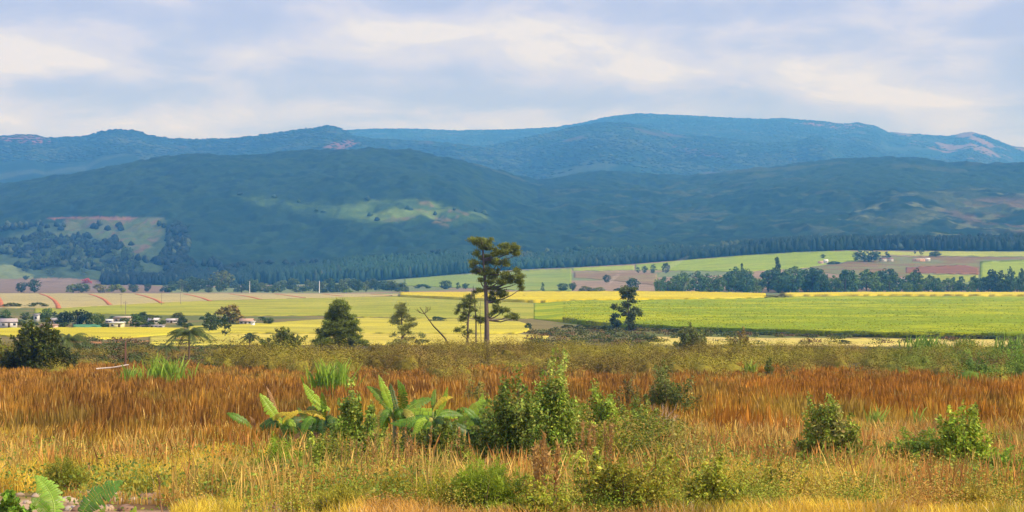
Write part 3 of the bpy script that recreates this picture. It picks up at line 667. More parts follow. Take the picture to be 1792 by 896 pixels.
# ------------------------------------------------------------------ detailed trees
def pads_tree(name, px, y, trunk_pts, tr, pads, label, cat, lcol, bark=(.16, .12, .09), dens=5.5, nsz=.34, kind='needle', limbs=True, depth=.9):
    """trunk_pts in photo px (px,row) up the trunk; pads (px,row,rx,ry) of foliage, real size from the distance"""
    base = at(px, y); s = y / FPX
    root = empty(name, base, label, cat)
    def loc(qx, qr, dy=0.0):
        return np.array(((qx - px) * s, dy, (EYE - (qr - HZ) * s) - base.z))
    tp = [loc(px, HZ + (EYE - base.z) / s + 3)] + [loc(*q, dy=rng.normal(0, .1)) for q in trunk_pts]
    rad = np.linspace(tr, tr * .25, len(tp)); b = Buf(); V, F = tube(tp, rad, 8); b.add(V, F, bark)
    tp = np.array(tp); lb = Buf(); cb = Buf()
    for (qx, qr, rx, ry) in pads:
        dy = rng.uniform(-1, 1) * rx * s * .8
        c = loc(qx, qr, dy)
        if limbs:
            zt = c[2] - .3 * abs(c[0]) - .3
            k = int(np.argmin(np.abs(tp[:, 2] - zt))); a = tp[k]
            V, F = tube(bend(a, c, sag=-.08 * np.linalg.norm(c - a), n=5, wob=.05), np.linspace(tr * .34, tr * .08, 5), 5); lb.add(V, F, bark)
        n = max(60, int(dens * rx * ry * 3.1))
        # a pad is a handful of tufts
        nt_ = max(4, int(rx * ry / 9)); d = rand_unit(nt_) * rng.uniform(.2, 1, nt_)[:, None] ** .5
        tc_ = c + d * (rx * s, rx * s * depth, ry * s)
        pick = rng.integers(0, nt_, n)
        P_ = tc_[pick] + rand_unit(n) * np.abs(rng.normal(0, .62, n))[:, None] * np.array((6.2 * s, 6.2 * s, 3.6 * s))
        cc = np.asarray(lcol) * (1 + rng.normal(0, .16, (nt_, 1)))[pick]
        if kind == 'needle': V, F, cl_ = needles(P_, nsz, cc, .13, .55)
        else: V, F, cl_ = leaves(P_, nsz, cc, .6, .3)
        cb.add(V, F, cl_)
    b.link('trunk', M_BARK, root, True)
    if limbs: lb.link('branches', M_BARK, root, True)
    cb.link('crown', M_LEAF, root)
    return root
PINE = (.22, .25, .035)
pads_tree('pine_tree', 852, 318, [(852, 590), (852, 560), (851, 530), (850, 505), (848, 480), (846, 455), (845, 432)], .55,
    [(842, 420, 20, 6), (832, 425, 10, 5), (858, 424, 9, 6), (889, 431, 16, 6), (900, 437, 12, 7), (906, 446, 6, 6), (880, 440, 12, 7), (852, 434, 13, 7), (866, 441, 12, 6), (834, 443, 10, 3.5),
     (846, 450, 12, 6), (829, 459, 8, 4), (828, 467, 6, 3), (855, 460, 14, 4), (874, 459, 15, 5), (887, 462, 8, 4), (836, 474, 12, 5), (852, 476, 14, 7), (868, 479, 12, 6), (884, 484, 12, 7),
     (900, 473, 8, 4), (904, 484, 12, 6), (909, 495, 8, 8), (894, 493, 11, 6), (874, 493, 12, 6), (858, 490, 9, 7), (864, 503, 8, 4), (911, 506, 4, 3), (874, 512, 12, 5), (882, 518, 8, 5), (864, 514, 7, 3),
     (868, 541, 9, 6), (880, 544, 12, 5), (893, 553, 11, 5), (900, 557, 6, 3), (860, 522, 8, 4), (842, 508, 6, 4), (838, 490, 7, 4), (868, 528, 6, 3), (845, 560, 5, 2.5), (858, 550, 5, 2.5)], 'tall pine with flat layered crown towering over the scrub and valley', 'pine tree', PINE, dens=6.5, nsz=.42)
pads_tree('pine_tree', 818, 312, [(818, 595), (819, 565), (821, 545), (824, 525), (826, 512)], .24,
    [(824, 520, 8, 5), (816, 526, 9, 5), (826, 530, 7, 5), (806, 534, 8, 5), (816, 540, 9, 5), (802, 546, 5, 4), (826, 543, 7, 5), (806, 557, 8, 5), (816, 552, 6, 4), (804, 578, 8, 4), (815, 583, 6, 3), (824, 580, 5, 3), (812, 573, 4, 2)],
    'smaller pine with ragged dark crown just left of the tall pine', 'pine tree', (.17, .20, .035), dens=5, nsz=.36)
pads_tree('pine_tree', 833, 322, [(833, 590), (833, 560), (831, 535), (829, 510), (828, 500)], .17,
    [(831, 513, 4, 4), (837, 556, 8, 4), (845, 560, 6, 3), (838, 563, 5, 3), (830, 528, 3, 3)], 'thin almost bare pine squeezed between the tall pine and the smaller pine', 'pine tree', (.12, .14, .03), dens=4, nsz=.34)
# dense conical tree
r_ = np.random.default_rng(3); pads = []
for i in range(120):
    t = r_.uniform(0, 1) ** 1.2; hw = 54 * (1 - t) ** .58; lx = 594 + 2 * (1 - t) + r_.uniform(-1, 1) * max(hw - 7, 1)
    pads.append((lx, 602 - 74 * t, r_.uniform(6, 10), r_.uniform(4, 6)))
pads_tree('conifer_tree', 595, 318, [(595, 590), (594, 560), (592, 535)], .4, pads, 'dense dark green conical tree rising from the scrub before the yellow field', 'conifer tree', (.24, .29, .05), dens=3.8, nsz=.44, depth=1.2)
r_ = np.random.default_rng(5); pads = []
for i in range(44):
    t = r_.uniform(0, 1); hw = 46 * (1 - t) ** .6 * (.6 + .4 * math.sin(t * 14)); lx = 703 + r_.uniform(-1, 1) * hw
    pads.append((lx, 601 - 70 * t, r_.uniform(5, 9), r_.uniform(2.5, 4.5)))
pads_tree('pine_tree', 704, 322, [(704, 590), (703, 560), (702, 530)], .2, pads, 'thin see-through pine with pale green needles in front of the mown field', 'pine tree', (.46, .47, .13), dens=3.4, nsz=.38)
# tall lone broadleaf tree right of centre with companion
pads_tree('eucalyptus_tree', 1101, 600, [(1101, 570), (1100, 550), (1099, 530), (1098, 512)], .38,
    [(1098, 506, 12, 6), (1092, 512, 8, 5), (1105, 512, 8, 6), (1096, 520, 9, 5), (1108, 524, 7, 6), (1100, 532, 9, 5), (1090, 540, 7, 6), (1104, 542, 12, 7), (1114, 546, 8, 5), (1098, 552, 10, 6),
     (1108, 553, 8, 5), (1101, 563, 7, 6), (1107, 572, 7, 7), (1120, 549, 4, 3), (1078, 537, 6, 5)], 'tall irregular lone tree on the brown strip before the cane field', 'tree', (.14, .18, .05), dens=4.5, nsz=.7, kind='leaf')
pads_tree('cypress_tree', 1077, 598, [(1077, 572), (1077, 560)], .2, [(1077, 577, 8, 6), (1077, 569, 8, 6), (1076, 561, 7, 6), (1077, 553, 5, 6), (1080, 566, 5, 6)],
    'small dark cone shaped tree beside the tall lone tree', 'tree', (.05, .09, .06), dens=6, nsz=.6, kind='leaf', limbs=False)
# wide dark bushes on the edge of the scrub
def shrub(name, px, row, wpx, hpx, lcol, label, leafsize, n, cl=26, stems=7, y=None, kind='leaf', tint2=None, shape=None, cat='shrub', spread=1.0, bright=2.6):
    """stems that fork into leafy shoots; leaves sit along the shoots, loose at the outside"""
    base = on(px, row) if y is None else at(px, y); s = base.y / FPX; W = wpx * s; Hh = hpx * s * 1.12
    root = empty(name, base, label, cat); lcol = np.asarray(lcol) * bright * (1.14, 1.0, .55)
    if tint2 is not None: tint2 = np.asarray(tint2) * bright * (1.1, 1, .6)
    k = cl * 3; A, Bs, cols = [], [], []; sb = Buf()
    nl = 5 if shape != 'peaks' else 7; lob = []
    for q in range(nl):
        lx = W * (.33 * (2 * (q + .5) / nl - 1) + rng.normal(0, .04)); top = Hh * (rng.uniform(.7, .97) if 0 < q < nl - 1 else rng.uniform(.5, .8))
        lob.append((lx, rng.normal(0, .14) * W, top, W * rng.uniform(.2, .29)))
    lob[rng.integers(nl // 2 - 1, nl // 2 + 2)] = (rng.normal(0, .08) * W, 0, Hh * .97, W * .22)
    for i in range(k):
        lx, ly, top, lr = lob[i % nl]; a = rng.uniform(0, 6.28); el_ = rng.uniform(.0, 1)
        rad = lr * math.cos(el_ * 1.2) ** .5 * rng.uniform(.6, 1.15); zt = top * (.12 + .86 * el_) * rng.uniform(.8, 1.04)
        if i % 4 == 0: zt *= rng.uniform(1.05, 1.25); rad *= rng.uniform(1.1, 1.7)
        zt = min(zt, Hh * rng.uniform(.93, 1.02))
        tip = np.array((lx + rad * math.cos(a), ly + rad * math.sin(a), zt)); o = np.array((lx * .8 + rad * .3 * math.cos(a), ly * .8 + rad * .3 * math.sin(a), zt * rng.uniform(.3, .65)))
        A.append(o); Bs.append(tip); cols.append(lcol * (1 + rng.normal(0, .2)) if tint2 is None or rng.uniform() > .3 else tint2)
        if i < stems * 2: V, F = tube(bend((rng.normal(0, .03 * W), rng.normal(0, .03 * W), -.15), tip, n=5, wob=.02 * W), np.linspace(.010 * W + .01, .004, 5), 4); sb.add(V, F, (.16, .12, .07))
    A, Bs, cols = np.array(A), np.array(Bs), np.array(cols)
    pick = rng.integers(0, k, n); t_ = rng.uniform(0, 1, n) ** .7
    n = int(n * 1.5); pick = rng.integers(0, k, n); t_ = rng.uniform(0, 1, n) ** .7; rc = min(W, Hh) * .125 * (1.35 - .95 * t_)
    dd = rand_unit(n); P_ = A[pick] + (Bs[pick] - A[pick]) * t_[:, None] + dd * (rc * rng.uniform(.2, 1.3, n))[:, None]
    P_[:, 2] = np.maximum(P_[:, 2], .02 * Hh)
    b = Buf(); out_ = P_ / (np.linalg.norm(P_, axis=1)[:, None] + 1e-6)
    if kind == 'leaf': V, F, c = leaves(P_, leafsize * rng.uniform(.6, 1.3, len(P_)), cols[pick], .5, .3, dd * .5, .28)
    else: V, F, c = needles(P_, leafsize, cols[pick], .1, .8)
    b.add(V, F, c); b.link('foliage', M_LEAF, root)
    sb.link('stems', M_BARK, root, True)
    return root
shrub('broad_tree', 75, 0, 118, 92, (.042, .06, .016), 'big dark rounded bushy tree at the left edge of the scrub', .40, 17000, 50, y=222, cat='tree', bright=1.8)
shrub('bush', 4, 0, 70, 62, (.10, .115, .035), 'paler bush cut by the picture edge beside the big dark bushy tree', .34, 5000, 24, y=226, cat='bush')
shrub('bush', 490, 0, 92, 44, (.06, .08, .022), 'wide low dark bush on the crest of the scrub before the mown field', .40, 6000, 30, y=330, cat='bush')
shrub('bush', 1213, 0, 64, 46, (.065, .085, .03), 'wide dark bush with pointed top standing before the stubble field', .42, 4200, 22, y=350, cat='bush', shape='peaks')
shrub('bush', 1297, 0, 42, 40, (.10, .085, .035), 'brownish thin bush right of the wide pointed bush', .40, 1500, 14, y=350, cat='bush')
# leaning bare tree and the bare tree in the settlement
def bare_tree(name, px, y, pts, label, s0, fan, col=(.20, .15, .10), levels=3, n0=6, spreadpx=28, r0=.16, cat='tree'):
    base = at(px, y); s = y / FPX; root = empty(name, base, label, cat)
    P_ = np.array([((qx - px) * s, rng.normal(0, .1), (EYE - (qr - HZ) * s) - base.z) for qx, qr in pts])
    b = Buf(); V, F = tube(P_, np.linspace(r0, r0 * .3, len(P_)), 7); b.add(V, F, col); b.link('trunk', M_BARK, root, True)
    tb = Buf()
    def grow(p, d, ln, r, lv):
        q = p + d * ln; mid = (p + q) / 2 + rng.normal(0, .06 * ln, 3)
        V, F = tube([p, mid, q], [r, r * .7, r * .45], 4 if lv < 2 else 5); tb.add(V, F, col)
        if lv > 0:
            for _ in range(3):
                nd = d + rng.normal(0, fan, 3) + np.array((0, 0, .12)); nd /= np.linalg.norm(nd)
                grow(p + (q - p) * rng.uniform(.5, 1), nd, ln * rng.uniform(.55, .8), r * .5, lv - 1)
    for i in range(n0):
        k = rng.integers(len(P_) // 2, len(P_)); d0 = np.array((rng.normal(0, 1), rng.normal(0, .7), abs(rng.normal(.7, .5)))); d0 /= np.linalg.norm(d0)
        grow(P_[k], d0, spreadpx * s * rng.uniform(.5, .8), r0 * .35, levels)
    tb.link('branches', M_BARK, root); return root
bare_tree('leaning_tree', 788, 315, [(788, 618), (785, 604), (779, 592), (769, 581), (759, 571), (751, 560), (743, 549), (735, 538)], 'bare tree with curved trunk leaning left beside the thin pale pine', 0, .35, levels=2, n0=3, spreadpx=16, r0=.2, col=(.12, .085, .05))
ft_px('tree', 402, 0, 50, 40, 'bush', (3.1, 1.5, .9), 'brownish rounded tree spreading behind the dark olive trees right of the cottages', 'tree', y=690)
bare_tree('dead_sapling', 842, 320, [(842, 600), (841, 570), (840, 540), (842, 520)], 'slender leafless sapling close left of the tall pine trunk', 0, .4, levels=1, n0=6, spreadpx=12, r0=.07)

# palms
def palm(px, y, toprow, spread, label, n=22, trunk=True, col=(.11, .15, .035), tr=.17):
    base = at(px, y); s = y / FPX; root = empty('palm_tree', base, label, 'palm tree')
    zt = (EYE - (toprow - HZ) * s) - base.z
    if trunk:
        b = Buf(); V, F = tube([(0, 0, -.2), (.05, 0, zt * .5), (0, 0, zt)], [tr, tr * .8, tr * .9], 8); b.add(V, F, (.16, .11, .07)); b.link('trunk', M_BARK, root, True)
    fb_ = Buf()
    for i in range(n):
        a = i * 2.4 + rng.uniform(-.2, .2); up = rng.uniform(.1, 1.1); ln = spread * s * rng.uniform(.85, 1.15)
        t = np.linspace(0, 1, 9)
        R = ln * (t * math.cos(up * .7)); Zc = zt + ln * (math.sin(up) * t - .9 * t * t * rng.uniform(.6, 1.1))
        P_ = np.stack([R * math.cos(a), R * math.sin(a), Zc], 1)
        V, F = tube(P_, np.linspace(.03, .008, 9), 4); fb_.add(V, F, (.14, .13, .05))
        side = np.array((-math.sin(a), math.cos(a), 0))
        for j in range(1, 9):
            for q in np.linspace(0, 1, 3)[:2]:
                p = P_[j - 1] + (P_[j] - P_[j - 1]) * q
                for sg in (-1, 1):
                    l = ln * .34 * math.sin(math.pi * (.12 + .86 * (j / 9))); tip = p + side * sg * l * .75 + np.array((0, 0, -l * .55)) + (P_[j] - P_[j - 1]) * .8
                    w = (P_[j] - P_[j - 1]) * .22
                    fb_.add([p - w, p + w, tip], [(0, 1, 2)], np.array(col) * rng.uniform(.75, 1.3))
    fb_.link('fronds', M_LEAF, root); return root
palm(331, 262, 583, 44, 'palm with arching fronds standing between the red brown post and the scrub crest', 24)
palm(292, 255, 606, 22, 'short stubby palm just left of the taller arching palm', 14)
palm(122, 236, 594, 40, 'ragged palm half hidden behind the big dark bushy tree', 16)
palm(437, 330, 590, 20, 'small palm on the crest left of the wide low dark bush', 12, col=(.05, .08, .025))

# ------------------------------------------------------------------ buildings
def house(name, px, row, wpx, hpx, wall, roofc, label, depth=5.0, roof='gable', rz=0.0, nwin=2, door=True, cat='house', y=None):
    p = on(px, row) if y is None else at(px, y); s = p.y / FPX; W = wpx * s; Ht = hpx * s
    root = empty(name, p, label, cat, rz=rz)
    hw = Ht * (.68 if roof == 'gable' else .86)
    b = Buf(); V, F = box(-W / 2, W / 2, 0, depth, -.4, hw); b.add(V, F, wall)
    if roof == 'gable':
        # gable ends close the wall up to the ridge
        V = np.array([(-W / 2 + .004, .02, hw), (-W / 2 + .004, depth - .02, hw), (-W / 2 + .004, depth / 2, Ht - .1), (W / 2 - .004, .02, hw), (W / 2 - .004, depth - .02, hw), (W / 2 - .004, depth / 2, Ht - .1)])
        b.add(V, [(0, 1, 2), (3, 5, 4)], wall)
    b.link('wall', M_WALL, root)
    b = Buf(); o = .3
    if roof == 'gable':
        th = .12
        V = np.array([(-W / 2 - o, -o, hw - .1), (W / 2 + o, -o, hw - .1), (W / 2 + o, depth / 2, Ht), (-W / 2 - o, depth / 2, Ht), (-W / 2 - o, depth + o, hw - .1), (W / 2 + o, depth + o, hw - .1)])
        V = np.concatenate([V, V + (0, 0, th)])
        b.add(V, [(6, 7, 8, 9), (9, 8, 11, 10), (0, 3, 2, 1), (3, 4, 5, 2), (0, 1, 7, 6), (4, 10, 11, 5), (0, 6, 9, 3), (3, 9, 10, 4), (1, 2, 8, 7), (2, 5, 11, 8)], roofc)
    else:
        V, F = box(-W / 2 - o, W / 2 + o, -o, depth + o, hw + .003, hw + .16); V[4:6, 2] += .0; V[6:, 2] += Ht - hw - .16; V[2:4, 2] += 0
        b.add(V, F, roofc)
    b.link('roof', M_ROOF, root)
    slots = nwin + (1 if door else 0); k = 0
    for i in range(slots):
        cx = -W / 2 + W * (i + .5) / slots
        if door and i == slots // 2:
            b = Buf(); V, F = box(cx - .4, cx + .4, -.05, -.004, 0, min(1.9, hw * .8)); b.add(V, F, (.12, .08, .05)); b.link('door', M_WALL, root)
        else:
            b = Buf(); V, F = box(cx - .45, cx + .45, -.06, -.004, hw * .42, hw * .75); b.add(V, F, (.03, .04, .05)); b.link('window', M_GLASS, root)
    return root
WHT = (.62, .59, .55); CRM = (.70, .64, .40); TAN = (.60, .45, .30); GRY = (.35, .33, .33); PNK = (.70, .50, .42)
house('house', 16, 574, 28, 16, WHT, (.42, .36, .36), 'white house with grey pitched roof at the left edge of the settlement', 6, rz=.35)
house('small_tower', 63, 563, 8, 14, WHT, GRY, 'narrow white tower like building among the light green trees', 2.5, 'flat', nwin=1, door=False, cat='building')
house('house', 92, 566, 14, 9, WHT, GRY, 'small white cottage before the dark clump of trees', 4)
house('shed', 84, 575, 26, 7, PNK, (.50, .32, .28), 'low pinkish shed at the edge of the bright yellow field', 4, 'flat', nwin=1, cat='shed')
house('shed', 131, 570, 9, 5, CRM, (.7, .6, .4), 'tiny cream shed under the dark clump of trees', 2, 'flat', nwin=0, cat='shed')
house('building', 203, 574.5, 24, 11, CRM, (.8, .78, .7), 'bright cream yellow flat building in front of the tan one', 4, 'flat', nwin=1)
house('building', 214, 566, 30, 12, TAN, (.62, .50, .40), 'tan flat roofed building behind the cream yellow one', 6, 'flat', nwin=2)
house('house', 190, 565, 12, 6, WHT, (.7, .68, .66), 'small white cottage left of the tan building', 4, nwin=1)
house('house', 268, 566, 17, 9, WHT, (.60, .56, .55), 'white cottage left of the pair behind the long low building', 5)
house('house', 300, 565, 18, 7, (.72, .66, .60), (.58, .52, .50), 'off white cottage right of the pair behind the long low building', 5)
house('long_building', 266, 573, 38, 4, (.66, .62, .62), (.52, .50, .54), 'long low grey white building beside the bright yellow field', 4, 'flat', nwin=4, cat='building')
house('house', 430, 569, 22, 11, (.62, .54, .48), (.50, .32, .22), 'pale house with warm brown roof right of the brownish rounded tree', 6)
house('shed', 442, 571, 6, 9, (.82, .84, .88), WHT, 'narrow bluish white outbuilding at the pale house', 2, 'flat', nwin=0, door=False, cat='shed')
house('building', 456, 509, 24, 5.5, WHT, (.7, .7, .7), 'low white building far off among the hazy trees at the forest foot', 10, 'flat', nwin=3, door=False)
house('house', 1437, 462, 8, 5, (.68, .48, .42), (.5, .3, .25), 'lone pinkish house on the far field', 8, nwin=1, door=False)
house('house', 1446, 461, 7, 7, WHT, (.8, .78, .76), 'small white house next to the lone pinkish house', 7, nwin=1, door=False)
house('house', 1546, 458, 11, 7, WHT, (.20, .12, .12), 'left one of the twin white houses below the dark pointed tree', 8, nwin=1, door=False)
house('house', 1559, 458, 9, 7, WHT, (.25, .15, .14), 'right one of the twin white houses below the dark pointed tree', 8, nwin=1, door=False)
house('long_building', 1609, 458, 20, 6, (.72, .42, .28), (.75, .55, .45), 'long orange building on the far ploughed rise', 8, 'flat', nwin=3, door=False, cat='building')
house('house', 1624, 457.5, 8, 6, WHT, (.75, .70, .66), 'small white house at the right end of the long orange building', 7, nwin=1, door=False)
# green netted plot next to the cream building
pts = strip('green_plot', [(128, 569.5), (190, 569.5)], [(128, 574), (190, 574)], (.10, .26, .14), .6, .03, 20, 5, kind='structure')

# poles
def pole(px, y, hm, label, col=(.22, .18, .15), arm=True, r=.14, name='utility_pole', cat='utility pole', group=None):
    p = at(px, y); root = empty(name, p, label, cat, group)
    b = Buf(); V, F = tube([(0, 0, -.5), (0, 0, hm)], [r, r * .75], 8); b.add(V, F, col); b.link('post', M_BARK, root, True)
    if arm:
        b = Buf(); V, F = box(-1.1, 1.1, -.06 - r, .06 - r, hm - .9, hm - .76); b.add(V, F, col); b.link('crossarm', M_BARK, root)
        for q in (-.95, 0, .95):
            b = Buf(); V, F = tube([(q, -r, hm - .76), (q, -r, hm - .55)], [.05, .04], 6); b.add(V, F, (.5, .5, .5)); b.link('insulator', M_WALL, root)
    return root
pole(212, 1010, 9, 'faint utility pole on the terraced field, leftmost of the three in a row')
pole(283, 1100, 9, 'faint utility pole on the terraced field, middle one of three')
pole(316, 1130, 9, 'faint utility pole on the terraced field, right one of three')
pole(220, 705, 9, 'utility pole over the tan building in the settlement')
pole(437, 1850, 13, 'pale post at the far edge of the terraced field below the big brownish grey tree', (.6, .6, .58), False, .35, 'post', 'post')
pole(559, 1850, 13, 'white post at the far edge of the field beside the low dark clipped bush', (.75, .75, .75), False, .35, 'post', 'post')
pole(220, 232, 4.0, 'red brown wooden post standing behind the bright green cane clumps', (.15, .075, .045), False, .16, 'wooden_post', 'post')

# fallen pale rail on legs
p = at(198, 205); root = empty('wooden_rail', p, 'pale fallen wooden rail on thin legs at the top of the brown grass', 'rail')
b = Buf(); V, F = tube([(-2.0, 0, 1.25), (0, .1, 1.4), (1.9, 0, 1.75)], [.09, .09, .08], 7); b.add(V, F, (.62, .52, .42)); b.link('bar', M_BARK, root, True)
for q0, q1 in (((-.3, 0, 1.35), (.1, .1, 0)), ((-1.95, 0, 1.2), (-2.1, 0, -.1)), ((1.7, 0, 1.7), (1.9, .1, -.1))):
    b = Buf(); V, F = tube([q0, q1], [.05, .04], 6); b.add(V, F, (.60, .48, .36)); b.link('leg', M_BARK, root, True)

# smoke
def smoke(px, y, row0, row1, lean, w, dens, label):
    s = y / FPX; p = at(px, y); root_z = p.z; n = 12; pts = []; rad = []
    for i in range(n):
        t = i / (n - 1); pts.append(((lean * t ** 1.3 + 1.2 * math.sin(t * 9)) * s, t * 8, (EYE - ((row0 + (row1 - row0) * t) - HZ) * s) - root_z)); rad.append(s * w * (.08 + .6 * math.sin(math.pi * min(1, t * 1.02)) ** .8 * t ** .4))
    rad[-1] *= .3
    V, F = tube(pts, rad, 14); Fc = [tuple((n - 1) * 14 + k for k in range(14))]
    me = bpy.data.meshes.new('smoke'); me.from_pydata([tuple(v) for v in V], [], [tuple(f) for f in F[:-2]] + [tuple(range(13, -1, -1))] + Fc); me.update()
    m = new_mat('smoke'); t = m.node_tree; v = t.nodes.new('ShaderNodeVolumePrincipled'); o_ = t.nodes.new('ShaderNodeOutputMaterial')
    v.inputs['Color'].default_value = (.9, .93, 1, 1); v.inputs['Density'].default_value = dens; t.links.new(v.outputs[0], o_.inputs['Volume'])
    me.materials.append(m); o = bpy.data.objects.new('smoke', me); C.objects.link(o); o.location = p
    return tag(o, label, 'smoke', kind='stuff')
smoke(1193, 1735, 514, 472, 30, 6, .05, 'thin white smoke rising in front of the tree belt')
smoke(1064, 2050, 500, 478, 22, 7, .03, 'low pale smoke over the ploughed patch')
smoke(1150, 2250, 486, 446, 60, 9, .016, 'faint smoke drifting up across the dark forest foot')

# ------------------------------------------------------------------ scrub, grass and weeds
ms = []
for i in range(1500):
    y = math.sqrt(random.uniform(180 ** 2, 311 ** 2)); x = random.uniform(-.37, .37) * y; px = 896 + FPX * x / y
    near = float(np.interp(px, [0, 130, 240, 330, 400, 600, 1200, 1500, 1792], [214, 226, 250, 250, 214, 208, 204, 202, 198])) + 44 * (float(fbm(x / 15, 0, 95, 3)) - .5)
    if y < near and not (y > near - 22 and random.random() < .12): continue
    q = float(fbm(x / 16, y / 20, 94, 2)); sc_ = float(np.interp(px, [0, 100, 200, 330, 400, 1792], [.9, .6, .45, .6, 1, 1]))
    if 110 < px < 390 and random.random() < .55: continue
    hmax = (1.5 + 6.0 * max(0, q - .3)) * sc_ * (1 - .2 * float(sstep(285, 312, y)))
    ms.append((x, y, random.uniform(1.3, 3.4), hmax * random.uniform(.6, 1.08), random.random()))
ms = np.array(ms); n = 600000; w_ = ms[:, 2] * (ms[:, 2] + ms[:, 3]); pick = rng.choice(len(ms), n, p=w_ / w_.sum())
d = rand_unit(n); d[:, 2] = np.abs(d[:, 2]); rr = rng.uniform(.55, 1.12, n)[:, None] + .12 * (vn(d[:, 0] * 4 + pick, d[:, 1] * 4, 93)[:, None] - .5); mm = ms[pick]
P_ = np.stack([mm[:, 0] + d[:, 0] * mm[:, 2] * rr[:, 0], mm[:, 1] + d[:, 1] * mm[:, 2] * rr[:, 0], 0 * mm[:, 0]], 1)
P_[:, 2] = H(P_[:, 0], P_[:, 1]) + mm[:, 3] * (.12 + .88 * d[:, 2]) * rr[:, 0]
px = 896 + FPX * mm[:, 0] / mm[:, 1]
k = sstep(.42, .58, fbm(mm[:, 0] / 12, mm[:, 1] / 16, 97, 3) + .12 * (mm[:, 4] - .5))[:, None]; k2 = sstep(.52, .62, fbm(mm[:, 0] / 14, mm[:, 1] / 10, 99, 3) + .1 * (mm[:, 4] - .5) + .05 * (mm[:, 1] < 235))[:, None]
cc = np.array((.22, .18, .030)) * (1 - k) + np.array((.31, .28, .032)) * k
cc = cc * (1 - k2 * .45) + np.array((.24, .14, .045)) * k2 * .45
low = (1 - d[:, 2:3]) * .35; cc = cc * (1 - low) + np.array((.22, .12, .045)) * low      # leaf colour turns browner towards the foot
gr = sstep(1450, 1700, px)[:, None] * sstep(.42, .56, fbm(mm[:, 0] / 8, mm[:, 1] / 8, 101, 3))[:, None]; cc = cc * (1 - gr) + np.array((.19, .28, .035)) * gr
cc = cc * (.78 + .5 * mm[:, 4:5])
V, F, c = leaves(P_, .20, cc, .6, .15, d * 2.2, .07)
# opaque inner domes, added to keep dark self-shadow out of the leaf gaps
kk = ms[:, 4:5]; a_ = np.arange(8) / 8 * 2 * np.pi; dv = np.array([(math.cos(a) * math.cos(e), math.sin(a) * math.cos(e), math.sin(e)) for e in (0, .5, 1.0) for a in a_] + [(0, 0, 1)])
IV = np.stack([ms[:, 0:1] + dv[None, :, 0] * ms[:, 2:3] * .50, ms[:, 1:2] + dv[None, :, 1] * ms[:, 2:3] * .50, ms[:, 3:4] * (.02 + .52 * dv[None, :, 2])], -1) * 1.0
IV[..., 2] += H(IV[..., 0], IV[..., 1]) - .1; IV += rng.normal(0, .22, IV.shape); m_ = len(ms); IF = []
for r_i in range(2):
    for q in range(8): IF.append((r_i * 8 + q, r_i * 8 + (q + 1) % 8, (r_i + 1) * 8 + (q + 1) % 8, (r_i + 1) * 8 + q))
for q in range(0, 8, 2): IF.append((16 + q, 16 + (q + 1) % 8, 16 + (q + 2) % 8, 24))
IF = (np.array(IF)[None] + (np.arange(m_) * 25)[:, None, None]).reshape(-1, 4)
k_ = sstep(.42, .58, fbm(ms[:, 0] / 12, ms[:, 1] / 16, 97, 3) + .12 * (ms[:, 4] - .5))[:, None]
ic = (np.array((.21, .165, .030)) * (1 - k_) + np.array((.285, .25, .035)) * k_) * (.78 + .5 * kk)
g_ = sstep(1450, 1700, 896 + FPX * ms[:, 0:1] / ms[:, 1:2]) * sstep(.42, .56, fbm(ms[:, 0] / 8, ms[:, 1] / 8, 101, 3))[:, None]; ic = ic * (1 - g_) + np.array((.19, .28, .035)) * g_
F = np.concatenate([F, IF + len(V)]); V = np.concatenate([V, IV.reshape(-1, 3)]); c = np.concatenate([c, np.repeat(ic, 25, 0)])
tag(link_mesh('scrub_thicket', V, F, c, M_SCRUB), 'dense olive and brown scrub filling the band between brown grass and valley fields', 'scrub', kind='stuff')

def blades(x, y, h, w, col, tipcol, lean=.18, plume=0.0, headw=1.0):
    """upright tapered blades of 3 segments; plume: widen towards the top like a seed head"""
    n = len(x); z = H(x, y); a = rng.uniform(0, 2 * np.pi, n); s = np.stack([np.cos(a), np.sin(a), np.zeros(n)], 1)
    d = rng.normal(0, 1, (n, 2)) * lean * h[:, None] + .25 * h[:, None] * np.stack([fbm(x / 2, y / 3, 195, 2) - .5, fbm(x / 2, y / 3, 196, 2) - .5], 1)
    B = np.stack([x, y, z], 1); rows = []
    prof_ = ((0, 1.0), (.5, .8), (.78, .55 + plume), (1.0, .06))
    for t, ww in prof_:
        p = B + np.stack([d[:, 0] * t * t, d[:, 1] * t * t, h * t * (1 - .08 * t)], 1)
        rows += [p - s * (w * ww / 2)[:, None], p + s * (w * ww / 2)[:, None]]
    V = np.stack(rows, 1).reshape(-1, 3)
    b = (np.arange(n) * 8)[:, None]; F = np.concatenate([np.concatenate([b + 2 * i, b + 2 * i + 1, b + 2 * i + 3, b + 2 * i + 2], 1) for i in range(3)])
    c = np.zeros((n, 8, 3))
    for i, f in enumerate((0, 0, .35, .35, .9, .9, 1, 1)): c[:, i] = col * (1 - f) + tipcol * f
    return V, F, c.reshape(-1, 3)
def field_pts(n, y0, y1, ext=.37, pw=1.0):
    y = (y0 ** pw + rng.uniform(0, 1, n) * (y1 ** pw - y0 ** pw)) ** (1 / pw); x = rng.uniform(-ext, ext, n) * y
    return x, y, 896 + FPX * x / y
